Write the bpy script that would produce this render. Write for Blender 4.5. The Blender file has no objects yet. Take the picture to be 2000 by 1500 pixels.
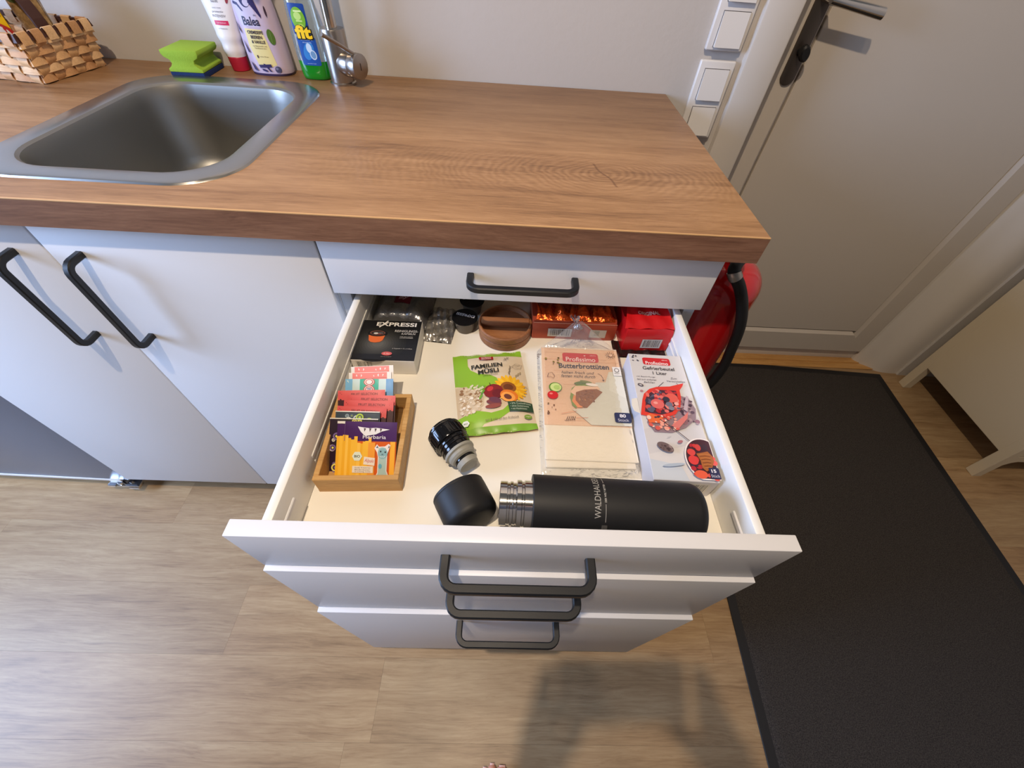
import bpy, bmesh, math, random
from mathutils import Vector, Matrix, Euler

random.seed(7)
PI = math.pi
SC = bpy.context.scene
COL = SC.collection

# ------------------------------------------------------------------ camera, light, exposure
cam_data = bpy.data.cameras.new('camera')
cam = bpy.data.objects.new('camera', cam_data)
COL.objects.link(cam)
cam.location = (0.27626, -1.14607, 1.19459)
cam.rotation_euler = (0.67966, -0.05034, 0.01008)
cam_data.sensor_fit = 'HORIZONTAL'
cam_data.sensor_width = 36.0
cam_data.lens = 36.0 * 784.325 / 2000.0
cam_data.shift_x = -5.9 / 2000.0
cam_data.shift_y = 19.2 / 2000.0
cam_data.clip_start = 0.01
SC.camera = cam

SC.view_settings.view_transform = 'Standard'
SC.view_settings.look = 'None'
SC.view_settings.gamma = 1.0
SC.view_settings.use_curve_mapping = False
SC.view_settings.exposure = 0.68

world = bpy.data.worlds.new('world')
SC.world = world
world.use_nodes = True
world.node_tree.nodes['Background'].inputs[0].default_value = (0.95, 0.94, 0.95, 1)
world.node_tree.nodes['Background'].inputs[1].default_value = 0.078


def area_light(name, loc, target, size, power, color, size_y=None, shape='RECTANGLE'):
    l = bpy.data.lights.new(name, 'AREA')
    l.shape = shape
    l.size = size
    if size_y:
        l.size_y = size_y
    l.energy = power
    l.color = color
    o = bpy.data.objects.new(name, l)
    COL.objects.link(o)
    o.location = loc
    o.rotation_euler = (Vector(target) - Vector(loc)).to_track_quat('-Z', 'Y').to_euler()
    return o


def point_light(name, loc, radius, power, color):
    l = bpy.data.lights.new(name, 'POINT')
    l.shadow_soft_size = radius
    l.energy = power
    l.color = color
    o = bpy.data.objects.new(name, l)
    COL.objects.link(o)
    o.location = loc
    return o


# the ceiling lamp over the kitchenette (two small bulbs) and the daylight from a window far to the left
point_light('ceiling_bulb', (0.055, -1.245, 2.42), 0.022, 55.0, (1.0, 0.815, 0.61))
point_light('ceiling_bulb', (0.34, -1.27, 2.42), 0.022, 8.0, (1.0, 0.815, 0.61))
area_light('window_daylight', (-2.15, -1.20, 1.20), (-0.3, -0.75, 0.5), 0.9, 66.0, (0.42, 0.61, 1.0), 1.5)


# ------------------------------------------------------------------ materials
def lin(c):
    def f(v):
        v = v / 255.0
        return v / 12.92 if v <= 0.04045 else ((v + 0.055) / 1.055) ** 2.4
    return (f(c[0]), f(c[1]), f(c[2]), 1.0)


MATS = {}


def mat(name, rgb, rough=0.5, metal=0.0, spec=0.5, coat=0.0, bump=None, trans=0.0, ior=1.45, aniso=0.0, sss=0.0):
    if name in MATS:
        return MATS[name]
    m = bpy.data.materials.new(name)
    m.use_nodes = True
    nt = m.node_tree
    b = nt.nodes['Principled BSDF']
    b.inputs['Base Color'].default_value = lin(rgb)
    b.inputs['Roughness'].default_value = rough
    b.inputs['Metallic'].default_value = metal
    b.inputs['Specular IOR Level'].default_value = spec
    b.inputs['Coat Weight'].default_value = coat
    b.inputs['Transmission Weight'].default_value = trans
    b.inputs['IOR'].default_value = ior
    if bump:
        sc, st, dist = bump
        tc = nt.nodes.new('ShaderNodeTexCoord')
        no = nt.nodes.new('ShaderNodeTexNoise')
        no.inputs['Scale'].default_value = sc
        no.inputs['Detail'].default_value = 4
        bp = nt.nodes.new('ShaderNodeBump')
        bp.inputs['Strength'].default_value = st
        bp.inputs['Distance'].default_value = dist
        nt.links.new(tc.outputs['Object'], no.inputs['Vector'])
        nt.links.new(no.outputs['Fac'], bp.inputs['Height'])
        nt.links.new(bp.outputs['Normal'], b.inputs['Normal'])
    MATS[name] = m
    return m


def ink(rgb, rough=0.45):
    return mat('print_%d_%d_%d_%d' % (rgb[0], rgb[1], rgb[2], int(rough * 100)), rgb, rough)


class NT:
    """small helper to wire node trees"""
    def __init__(self, name):
        self.m = bpy.data.materials.new(name)
        self.m.use_nodes = True
        self.t = self.m.node_tree
        self.b = self.t.nodes['Principled BSDF']
        MATS[name] = self.m

    def n(self, typ, **kw):
        x = self.t.nodes.new(typ)
        for k, v in kw.items():
            if k.startswith('i_'):
                x.inputs[k[2:].replace('_', ' ')].default_value = v
            else:
                setattr(x, k, v)
        return x

    def l(self, a, b):
        self.t.links.new(a, b)

    def math(self, op, a, b=None, c=None, clamp=False):
        x = self.t.nodes.new('ShaderNodeMath')
        x.operation = op
        x.use_clamp = clamp
        for i, v in enumerate((a, b, c)):
            if v is None:
                continue
            if isinstance(v, (int, float)):
                x.inputs[i].default_value = v
            else:
                self.l(v, x.inputs[i])
        return x.outputs[0]

    def mix(self, fac, a, b, typ='MIX'):
        x = self.t.nodes.new('ShaderNodeMix')
        x.data_type = 'RGBA'
        x.blend_type = typ
        if isinstance(fac, (int, float)):
            x.inputs[0].default_value = fac
        else:
            self.l(fac, x.inputs[0])
        for i, v in ((6, a), (7, b)):
            if isinstance(v, tuple):
                x.inputs[i].default_value = v
            else:
                self.l(v, x.inputs[i])
        return x.outputs[2]

    def noise(self, vec, scale, detail=4, rough=0.55, dist=0.0):
        x = self.t.nodes.new('ShaderNodeTexNoise')
        x.inputs['Scale'].default_value = scale
        x.inputs['Detail'].default_value = detail
        x.inputs['Roughness'].default_value = rough
        x.inputs['Distortion'].default_value = dist
        if vec is not None:
            self.l(vec, x.inputs['Vector'])
        return x.outputs['Fac']

    def scaled(self, vec, s, off=None):
        x = self.t.nodes.new('ShaderNodeMapping')
        x.inputs['Scale'].default_value = s
        self.l(vec, x.inputs['Vector'])
        if off is not None:
            self.l(off, x.inputs['Location'])
        return x.outputs[0]

    def ramp(self, fac, stops):
        x = self.t.nodes.new('ShaderNodeValToRGB')
        e = x.color_ramp.elements
        while len(e) < len(stops):
            e.new(0.5)
        for i, (p, c) in enumerate(stops):
            e[i].position = p
            e[i].color = c if isinstance(c, tuple) else (c, c, c, 1)
        self.l(fac, x.inputs[0])
        return x.outputs[0]


def g(v):
    return (v, v, v, 1.0)


def wood_oak(name, cols, knot=None, axis=0, rough=0.5, random_offset=False, fine=1.0, streak=0.5, spec=0.4):
    """oak-like wood: long fibres along `axis`, darker streaks, optional growth rings round a knot"""
    w = NT(name)
    geo = w.n('ShaderNodeNewGeometry')
    p = geo.outputs['Position']
    off = None
    if random_offset:
        oi = w.n('ShaderNodeObjectInfo')
        r = oi.outputs['Random']
        cx = w.n('ShaderNodeCombineXYZ')
        w.l(w.math('MULTIPLY', r, 37.0), cx.inputs[0])
        w.l(w.math('MULTIPLY', r, 91.0), cx.inputs[1])
        w.l(w.math('MULTIPLY', r, 13.0), cx.inputs[2])
        off = cx.outputs[0]

    def sc(a, b):
        s = [b, b, b]
        s[axis] = a
        return w.scaled(p, tuple(s), off)
    warp = w.noise(sc(2.0, 7.0), 1.0, 3)
    add = w.n('ShaderNodeVectorMath', operation='ADD')
    cmb = w.n('ShaderNodeCombineXYZ')
    for i in range(3):
        if i != axis:
            w.l(w.math('MULTIPLY', w.math('SUBTRACT', warp, 0.5), 0.05), cmb.inputs[i])
    w.l(p, add.inputs[0])
    w.l(cmb.outputs[0], add.inputs[1])
    p = add.outputs[0]
    broad = w.noise(sc(1.6, 11.0), 1.0, 3)
    mid = w.noise(sc(5.0, 55.0), 1.0, 4, 0.6)
    fib = w.noise(sc(22.0 * fine, 420.0 * fine), 1.0, 4, 0.65)
    f = w.math('ADD', w.math('MULTIPLY', broad, 0.36), w.math('ADD', w.math('MULTIPLY', mid, 0.32), w.math('MULTIPLY', fib, 0.32)))
    height = fib
    if knot:
        kx, ky, per, ry, rx = knot
        sep = w.n('ShaderNodeSeparateXYZ')
        w.l(geo.outputs['Position'], sep.inputs[0])
        nz = w.noise(w.scaled(geo.outputs['Position'], (9, 14, 9)), 1.0, 3)
        dx = w.math('SUBTRACT', sep.outputs[0], kx)
        dy = w.math('SUBTRACT', sep.outputs[1], ky)
        d2 = w.math('ADD', w.math('MULTIPLY', dx, dx), w.math('MULTIPLY', w.math('MULTIPLY', dy, dy), 2.2))
        d = w.math('ADD', w.math('SQRT', d2), w.math('MULTIPLY', nz, 0.075))
        ring = w.math('SINE', w.math('MULTIPLY', d, 2 * PI / per))
        ring = w.math('MULTIPLY', w.math('ADD', ring, 1.0), 0.5)
        my = w.math('SUBTRACT', 1.0, w.math('DIVIDE', w.math('ABSOLUTE', dy), ry), clamp=True)
        mx = w.math('SUBTRACT', 1.0, w.math('DIVIDE', w.math('ABSOLUTE', dx), rx), clamp=True)
        mask = w.math('MULTIPLY', w.math('POWER', my, 0.6), w.math('POWER', mx, 0.5))
        mask = w.math('MULTIPLY', mask, w.math('ADD', 0.25, w.math('MULTIPLY', mid, 0.9)))
        f = w.math('SUBTRACT', f, w.math('MULTIPLY', w.math('MULTIPLY', ring, mask), 0.12))
    col = w.ramp(f, cols)
    pore = w.ramp(w.noise(sc(34.0 * fine, 620.0 * fine), 1.0, 3, 0.7), [(0.56, 0.0), (0.70, 1.0)])
    col = w.mix(w.math('MULTIPLY', pore, 0.32), col, (0.55, 0.48, 0.42, 1), 'MULTIPLY')
    if knot:
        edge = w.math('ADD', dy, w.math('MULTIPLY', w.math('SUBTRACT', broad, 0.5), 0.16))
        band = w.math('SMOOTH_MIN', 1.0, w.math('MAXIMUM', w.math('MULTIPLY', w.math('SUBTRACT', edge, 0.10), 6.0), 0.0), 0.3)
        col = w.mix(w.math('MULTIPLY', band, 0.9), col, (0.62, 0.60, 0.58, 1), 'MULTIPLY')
        vein = w.math('ABSOLUTE', w.math('ADD', w.math('SUBTRACT', edge, 0.128), w.math('MULTIPLY', w.math('SUBTRACT', w.noise(w.scaled(p, (7, 30, 7)), 1.0, 4), 0.5), 0.03)))
        vm = w.math('MULTIPLY', w.math('SUBTRACT', 1.0, w.math('DIVIDE', vein, 0.006), clamp=True), w.ramp(w.noise(w.scaled(p, (3.5, 9, 4)), 1.0, 2), [(0.42, 0.0), (0.6, 1.0)]))
        col = w.mix(w.math('MULTIPLY', vm, 0.55), col, (0.42, 0.34, 0.28, 1), 'MULTIPLY')
        # slanting crack through the knot
        q = w.math('ABSOLUTE', w.math('ADD', w.math('MULTIPLY', dx, 0.93), w.math('ADD', w.math('MULTIPLY', dy, 0.36), w.math('MULTIPLY', w.math('SINE', w.math('MULTIPLY', dy, 110.0)), 0.002))))
        ln = w.math('LESS_THAN', w.math('ABSOLUTE', dy), 0.042)
        ck = w.math('MULTIPLY', w.math('SUBTRACT', 1.0, w.math('DIVIDE', q, 0.0028), clamp=True), ln)
        col = w.mix(w.math('MULTIPLY', ck, 0.75), col, (0.40, 0.30, 0.24, 1), 'MULTIPLY')
    st = w.noise(sc(2.2, 40.0), 1.0, 5, 0.62)
    stm = w.ramp(st, [(0.60, 0.0), (0.76, 1.0)])
    col = w.mix(w.math('MULTIPLY', stm, streak), col, (0.45, 0.37, 0.32, 1), 'MULTIPLY')
    if random_offset:
        tone = w.ramp(r, [(0.0, (0.94, 0.945, 0.95, 1)), (0.5, (1, 1, 1, 1)), (1.0, (1.03, 1.0, 0.97, 1))])
        col = w.mix(1.0, col, tone, 'MULTIPLY')
    w.l(col, w.b.inputs['Base Color'])
    w.b.inputs['Roughness'].default_value = rough
    w.b.inputs['Specular IOR Level'].default_value = spec
    bp = w.n('ShaderNodeBump', i_Strength=0.12, i_Distance=0.0006)
    w.l(height, bp.inputs['Height'])
    w.l(bp.outputs['Normal'], w.b.inputs['Normal'])
    return w.m


def film(name, tint=(255, 255, 255), gloss=0.22, white=0.06, rough=0.08, bump=(60, 0.5, 0.004)):
    """thin clear plastic film: mostly see-through, with gloss and a trace of haze"""
    w = NT(name)
    out = [n for n in w.t.nodes if n.type == 'OUTPUT_MATERIAL'][0]
    tr = w.n('ShaderNodeBsdfTransparent')
    tr.inputs[0].default_value = lin(tint)
    gl = w.n('ShaderNodeBsdfGlossy')
    gl.inputs['Roughness'].default_value = rough
    df = w.n('ShaderNodeBsdfDiffuse')
    df.inputs[0].default_value = lin(tint)
    fr = w.n('ShaderNodeFresnel', i_IOR=1.5)
    tc = w.n('ShaderNodeTexCoord')
    bp = w.n('ShaderNodeBump', i_Strength=bump[1], i_Distance=bump[2])
    w.l(w.noise(tc.outputs['Object'], bump[0], 3), bp.inputs['Height'])
    w.l(bp.outputs['Normal'], gl.inputs['Normal'])
    w.l(bp.outputs['Normal'], fr.inputs['Normal'])
    m1 = w.n('ShaderNodeMixShader')
    w.l(w.math('ADD', w.math('MULTIPLY', fr.outputs[0], 0.8), gloss * 0.12, clamp=True), m1.inputs[0])
    w.l(tr.outputs[0], m1.inputs[1])
    w.l(gl.outputs[0], m1.inputs[2])
    m2 = w.n('ShaderNodeMixShader', i_Fac=white)
    w.l(m1.outputs[0], m2.inputs[1])
    w.l(df.outputs[0], m2.inputs[2])
    w.l(m2.outputs[0], out.inputs[0])
    return w.m


def speckled(name, a, b, scale, rough=0.9, bump=0.4, dist=0.002, pos=(0.35, 0.65)):
    w = NT(name)
    tc = w.n('ShaderNodeTexCoord')
    nz = w.noise(tc.outputs['Object'], scale, 5, 0.7)
    w.l(w.ramp(nz, [(pos[0], lin(a)), (pos[1], lin(b))]), w.b.inputs['Base Color'])
    w.b.inputs['Roughness'].default_value = rough
    w.b.inputs['Specular IOR Level'].default_value = 0.2
    bp = w.n('ShaderNodeBump', i_Strength=bump, i_Distance=dist)
    w.l(nz, bp.inputs['Height'])
    w.l(bp.outputs['Normal'], w.b.inputs['Normal'])
    return w.m


M_WHITE = mat('white_foil_front', (222, 221, 222), 0.38, bump=(140, 0.05, 0.0004))
M_DRAWER = mat('white_drawer_steel', (232, 230, 224), 0.35)
M_BOARD = mat('white_drawer_base', (236, 231, 219), 0.5)
M_CARC = mat('carcass_white', (205, 205, 207), 0.5)
M_BLACK = mat('black_handle_paint', (24, 25, 27), 0.42, bump=(900, 0.15, 0.0003))
M_WALL = mat('wall_paint', (192, 186, 180), 0.85, bump=(90, 0.25, 0.0015))
M_DOOR = mat('door_paint', (194, 184, 172), 0.4, bump=(30, 0.06, 0.001))
M_FRAME = mat('door_frame_paint', (208, 200, 190), 0.42, bump=(25, 0.08, 0.001))
M_SWITCH = mat('switch_plastic', (224, 220, 216), 0.3)
M_STEEL = mat('brushed_steel', (168, 166, 162), 0.30, metal=1.0, bump=(240, 0.08, 0.0004))
M_CHROME = mat('chrome', (205, 203, 200), 0.12, metal=1.0)
M_SATIN = mat('satin_nickel', (172, 164, 156), 0.30, metal=1.0)
M_DARKMETAL = mat('dark_bronze_metal', (92, 84, 78), 0.38, metal=0.8)
M_RUBBER = mat('black_rubber', (20, 20, 22), 0.5)
M_RED = mat('red_enamel', (186, 20, 24), 0.16, coat=0.6)
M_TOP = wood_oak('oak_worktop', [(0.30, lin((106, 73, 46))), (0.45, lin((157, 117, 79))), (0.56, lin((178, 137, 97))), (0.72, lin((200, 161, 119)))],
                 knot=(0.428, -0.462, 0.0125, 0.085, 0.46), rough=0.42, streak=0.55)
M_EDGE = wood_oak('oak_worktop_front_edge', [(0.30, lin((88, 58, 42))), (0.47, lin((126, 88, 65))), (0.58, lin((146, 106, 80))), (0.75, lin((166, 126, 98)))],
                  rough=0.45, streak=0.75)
M_LIP = mat('pale_edge_lip', (222, 176, 124), 0.45)
M_PLANK = wood_oak('floor_vinyl_oak', [(0.28, lin((112, 86, 58))), (0.46, lin((158, 128, 92))), (0.58, lin((175, 147, 109))), (0.75, lin((194, 170, 134)))],
                   rough=0.42, random_offset=True, fine=0.6, streak=0.6, spec=0.45)
M_BAMBOO = wood_oak('bamboo', [(0.3, lin((164, 118, 64))), (0.5, lin((198, 154, 94))), (0.7, lin((216, 178, 122)))], rough=0.5, streak=0.3)
M_ACACIA = wood_oak('acacia_wood', [(0.3, lin((96, 60, 38))), (0.5, lin((150, 98, 62))), (0.7, lin((182, 126, 84)))], rough=0.5, streak=0.5)
M_THRESH = wood_oak('threshold_oak', [(0.3, lin((160, 112, 58))), (0.5, lin((200, 150, 88))), (0.7, lin((222, 178, 116)))], rough=0.45, streak=0.3)
M_MAT = speckled('mat_pile', (36, 34, 33), (82, 76, 72), 420, bump=0.9, dist=0.003)
M_MATEDGE = mat('mat_rubber_border', (26, 25, 27), 0.6, bump=(300, 0.3, 0.001))
M_CAB = mat('cream_cabinet_paint', (204, 190, 164), 0.5, bump=(60, 0.05, 0.0006))
M_FILM = film('clear_film', gloss=0.4, white=0.07, rough=0.14, bump=(70, 0.7, 0.004))
M_FILM2 = film('clear_film_grey', (235, 235, 240), gloss=0.6, white=0.16, rough=0.12, bump=(45, 0.9, 0.006))
M_CLEAR = film('clear_bottle_plastic', (235, 240, 236), gloss=0.5, white=0.14, rough=0.1, bump=(10, 0.1, 0.001))
M_WHITEPAPER = mat('white_paper', (236, 228, 212), 0.75)
M_CARDWHITE = mat('white_carton', (226, 222, 214), 0.55)


# ------------------------------------------------------------------ mesh building
class MB:
    def __init__(self):
        self.v, self.f, self.mi, self.sm = [], [], [], []

    def add(self, verts, faces, mi=0, smooth=False, M=None):
        o = len(self.v)
        for p in verts:
            p = Vector(p)
            self.v.append(M @ p if M is not None else p)
        for f in faces:
            self.f.append([i + o for i in f])
            self.mi.append(mi)
            self.sm.append(smooth)
        return self

    def bm(self, bm, mi=0, smooth=False, M=None):
        bm.verts.index_update()
        vs = [v.co.copy() for v in bm.verts]
        fs = [[v.index for v in f.verts] for f in bm.faces]
        bm.free()
        return self.add(vs, fs, mi, smooth, M)

    def box(self, lo, hi, bev=0.0, seg=2, mi=0, M=None):
        b = bmesh.new()
        bmesh.ops.create_cube(b, size=1.0)
        for v in b.verts:
            for k in range(3):
                v.co[k] = lo[k] + (v.co[k] + 0.5) * (hi[k] - lo[k])
        if bev > 0:
            bmesh.ops.bevel(b, geom=b.edges[:], offset=bev, segments=seg, profile=0.5, affect='EDGES')
        return self.bm(b, mi, bev > 0, M)

    def prism(self, pts, z0, z1, bev=0.0, seg=2, mi=0, M=None, smooth=None):
        b = bmesh.new()
        vs = [b.verts.new((p[0], p[1], z0)) for p in pts]
        f = b.faces.new(vs)
        r = bmesh.ops.extrude_face_region(b, geom=[f])
        for e in r['geom']:
            if isinstance(e, bmesh.types.BMVert):
                e.co.z = z1
        bmesh.ops.recalc_face_normals(b, faces=b.faces[:])
        if bev > 0:
            es = [e for e in b.edges if len(e.link_faces) == 2 and e.calc_face_angle(0) > 0.5]
            bmesh.ops.bevel(b, geom=es, offset=bev, segments=seg, profile=0.5, affect='EDGES')
        return self.bm(b, mi, bev > 0 if smooth is None else smooth, M)

    def lathe(self, prof, n=32, mi=0, M=None, smooth=True, caps=True):
        """profile [(r, z)...] turned about z"""
        vs, fs = [], []
        for r, z in prof:
            for k in range(n):
                a = 2 * PI * k / n
                vs.append((r * math.cos(a), r * math.sin(a), z))
        for i in range(len(prof) - 1):
            for k in range(n):
                k2 = (k + 1) % n
                fs.append([i * n + k, i * n + k2, (i + 1) * n + k2, (i + 1) * n + k])
        if caps:
            fs.append(list(range(n))[::-1])
            fs.append([(len(prof) - 1) * n + k for k in range(n)])
        return self.add(vs, fs, mi, smooth, M)

    def cyl(self, p0, p1, r, n=24, mi=0, bev=0.0, r1=None, M=None):
        p0, p1 = Vector(p0), Vector(p1)
        d = p1 - p0
        L = d.length
        T = Matrix.Translation(p0) @ d.to_track_quat('Z', 'Y').to_matrix().to_4x4()
        if M is not None:
            T = M @ T
        r1 = r if r1 is None else r1
        if bev > 0:
            prof = [(r - bev, 0), (r - bev * 0.3, bev * 0.3), (r, bev), (r1, L - bev), (r1 - bev * 0.3, L - bev * 0.3), (r1 - bev, L)]
        else:
            prof = [(r, 0), (r1, L)]
        return self.lathe(prof, n, mi, T)

    def tube(self, path, r, n=12, mi=0, M=None, closed=False, rx=None, up=None, caps=True):
        """sweep a circle (or ellipse r x rx) along a path"""
        pts = [Vector(p) for p in path]
        N = len(pts)
        vs, fs = [], []
        prev = None
        for i in range(N):
            if closed:
                t = (pts[(i + 1) % N] - pts[i - 1]).normalized()
            else:
                t = (pts[min(i + 1, N - 1)] - pts[max(i - 1, 0)]).normalized()
            if prev is None:
                ref = Vector(up) if up else (Vector((0, 0, 1)) if abs(t.z) < 0.9 else Vector((1, 0, 0)))
                u = (ref - t * ref.dot(t)).normalized()
            else:
                u = (prev - t * prev.dot(t)).normalized()
            prev = u
            w = t.cross(u)
            rr = r[i] if isinstance(r, (list, tuple)) else r
            r2 = rr if rx is None else (rx[i] if isinstance(rx, (list, tuple)) else rx)
            for k in range(n):
                a = 2 * PI * k / n
                vs.append(pts[i] + u * (rr * math.cos(a)) + w * (r2 * math.sin(a)))
        m = N if closed else N - 1
        for i in range(m):
            j = (i + 1) % N
            for k in range(n):
                k2 = (k + 1) % n
                fs.append([i * n + k, i * n + k2, j * n + k2, j * n + k])
        if caps and not closed:
            fs.append(list(range(n))[::-1])
            fs.append([(N - 1) * n + k for k in range(n)])
        return self.add(vs, fs, mi, True, M)

    def rectsweep(self, path, w, h, up=(0, 0, 1), mi=0, M=None, closed=False, smooth=False):
        """sweep a flat rectangular band (w across, h thick along up) along a path"""
        pts = [Vector(p) for p in path]
        N = len(pts)
        vs, fs = [], []
        for i in range(N):
            if closed:
                t = (pts[(i + 1) % N] - pts[i - 1]).normalized()
            else:
                t = (pts[min(i + 1, N - 1)] - pts[max(i - 1, 0)]).normalized()
            upv = Vector(up[i]) if isinstance(up, list) else Vector(up)
            u = (upv - t * upv.dot(t)).normalized()
            s = t.cross(u)
            for a, b in ((-1, -1), (1, -1), (1, 1), (-1, 1)):
                vs.append(pts[i] + s * (a * w / 2) + u * (b * h / 2))
        m = N if closed else N - 1
        for i in range(m):
            j = (i + 1) % N
            for k in range(4):
                k2 = (k + 1) % 4
                fs.append([i * 4 + k, i * 4 + k2, j * 4 + k2, j * 4 + k])
        if not closed:
            fs.append([3, 2, 1, 0])
            fs.append([(N - 1) * 4 + k for k in range(4)])
        return self.add(vs, fs, mi, smooth, M)

    def loft(self, rings, mi=0, M=None, smooth=True, caps=True):
        n = len(rings[0])
        vs = [p for r in rings for p in r]
        fs = []
        for i in range(len(rings) - 1):
            for k in range(n):
                k2 = (k + 1) % n
                fs.append([i * n + k, i * n + k2, (i + 1) * n + k2, (i + 1) * n + k])
        if caps:
            fs.append(list(range(n))[::-1])
            fs.append([(len(rings) - 1) * n + k for k in range(n)])
        return self.add(vs, fs, mi, smooth, M)

    def grid(self, fn, nu, nv, mi=0, M=None, smooth=True, flip=False):
        vs = [fn(i / nu, j / nv) for j in range(nv + 1) for i in range(nu + 1)]
        fs = []
        for j in range(nv):
            for i in range(nu):
                a = j * (nu + 1) + i
                q = [a, a + 1, a + nu + 2, a + nu + 1]
                fs.append(q[::-1] if flip else q)
        return self.add(vs, fs, mi, smooth, M)

    def shift(self, d):
        d = Vector(d)
        self.v = [p + d for p in self.v]
        return self


def ellipse(cx, cy, z, a, b, n=32, p=2.0):
    r = []
    for k in range(n):
        t = 2 * PI * k / n
        c, s = math.cos(t), math.sin(t)
        r.append((cx + a * math.copysign(abs(c) ** (2 / p), c), cy + b * math.copysign(abs(s) ** (2 / p), s), z))
    return r


def roundrect(x0, y0, x1, y1, r, n=8):
    pts = []
    for cx, cy, a0 in ((x1 - r, y1 - r, 0), (x0 + r, y1 - r, 90), (x0 + r, y0 + r, 180), (x1 - r, y0 + r, 270)):
        for k in range(n + 1):
            a = math.radians(a0 + 90 * k / n)
            pts.append((cx + r * math.cos(a), cy + r * math.sin(a)))
    return pts


def link(name, me, parent=None):
    o = bpy.data.objects.new(name, me)
    COL.objects.link(o)
    if parent is not None:
        o.parent = parent
    return o


def sharp(me, ang=0.42):
    bm = bmesh.new()
    bm.from_mesh(me)
    for e in bm.edges:
        if len(e.link_faces) == 2 and e.calc_face_angle(0) > ang:
            e.smooth = False
    bm.to_mesh(me)
    bm.free()


def obj(name, mb, mats, parent=None, loc=None, weld=True):
    """link a mesh; geometry given in world space is re-based on `loc` (own origin) or on the parent's world location"""
    if not isinstance(mats, (list, tuple)):
        mats = [mats]
    me = bpy.data.meshes.new(name)
    base = Vector(loc) if loc is not None else Vector((0, 0, 0))
    me.from_pydata([tuple(p - base) for p in mb.v], [], mb.f)
    for m in mats:
        me.materials.append(m)
    me.polygons.foreach_set('material_index', mb.mi)
    me.polygons.foreach_set('use_smooth', mb.sm)
    me.update()
    if any(mb.sm):
        sharp(me)
    o = link(name, me, parent)
    if loc is not None:
        o.location = loc
    return o


def tag(o, label, cat, group=None):
    o['label'] = label
    o['category'] = cat
    if group:
        o['group'] = group
    return o


def thing(name, label, cat, loc=(0, 0, 0), rz=0.0, group=None):
    o = bpy.data.objects.new(name, None)
    COL.objects.link(o)
    o.empty_display_size = 0.02
    o.location = loc
    o.rotation_euler = (0, 0, rz)
    return tag(o, label, cat, group)


def part(name, mb, mats, parent, base=None, label=None):
    """a part: geometry local to the thing, or world-space when base (the thing's location) is given"""
    if base is not None:
        mb.shift(-Vector(base))
    o = obj(name, mb, mats, parent)
    if label:
        o['label'] = label
    return o


def struct(name, mb, mats, parent=None, loc=None):
    o = obj(name, mb, mats, parent, loc)
    if parent is None:
        o['kind'] = 'structure'
    return o


# ------------------------------------------------------------------ flat print (lettering, pictures, stickers) on packaging
_GLY = {}


def text_mesh(s, bold=0.0, shear=0.0):
    key = (s, bold, shear)
    if key in _GLY:
        return _GLY[key]
    cu = bpy.data.curves.new('lettering', 'FONT')
    cu.body = s
    cu.size = 1.0
    cu.resolution_u = 3
    cu.offset = bold
    cu.shear = shear
    cu.align_x = 'CENTER'
    o = bpy.data.objects.new('lettering', cu)
    me = bpy.data.meshes.new_from_object(o)
    vs = [(v.co.x, v.co.y) for v in me.vertices]
    fs = [list(p.vertices) for p in me.polygons]
    bpy.data.objects.remove(o)
    bpy.data.curves.remove(cu)
    bpy.data.meshes.remove(me)
    x0, x1 = min(v[0] for v in vs), max(v[0] for v in vs)
    y0, y1 = min(v[1] for v in vs), max(v[1] for v in vs)
    vs = [((a - (x0 + x1) / 2) / (x1 - x0), (b - (y0 + y1) / 2) / max(y1 - y0, 1e-6)) for a, b in vs]
    _GLY[key] = (vs, fs)
    return _GLY[key]


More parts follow.
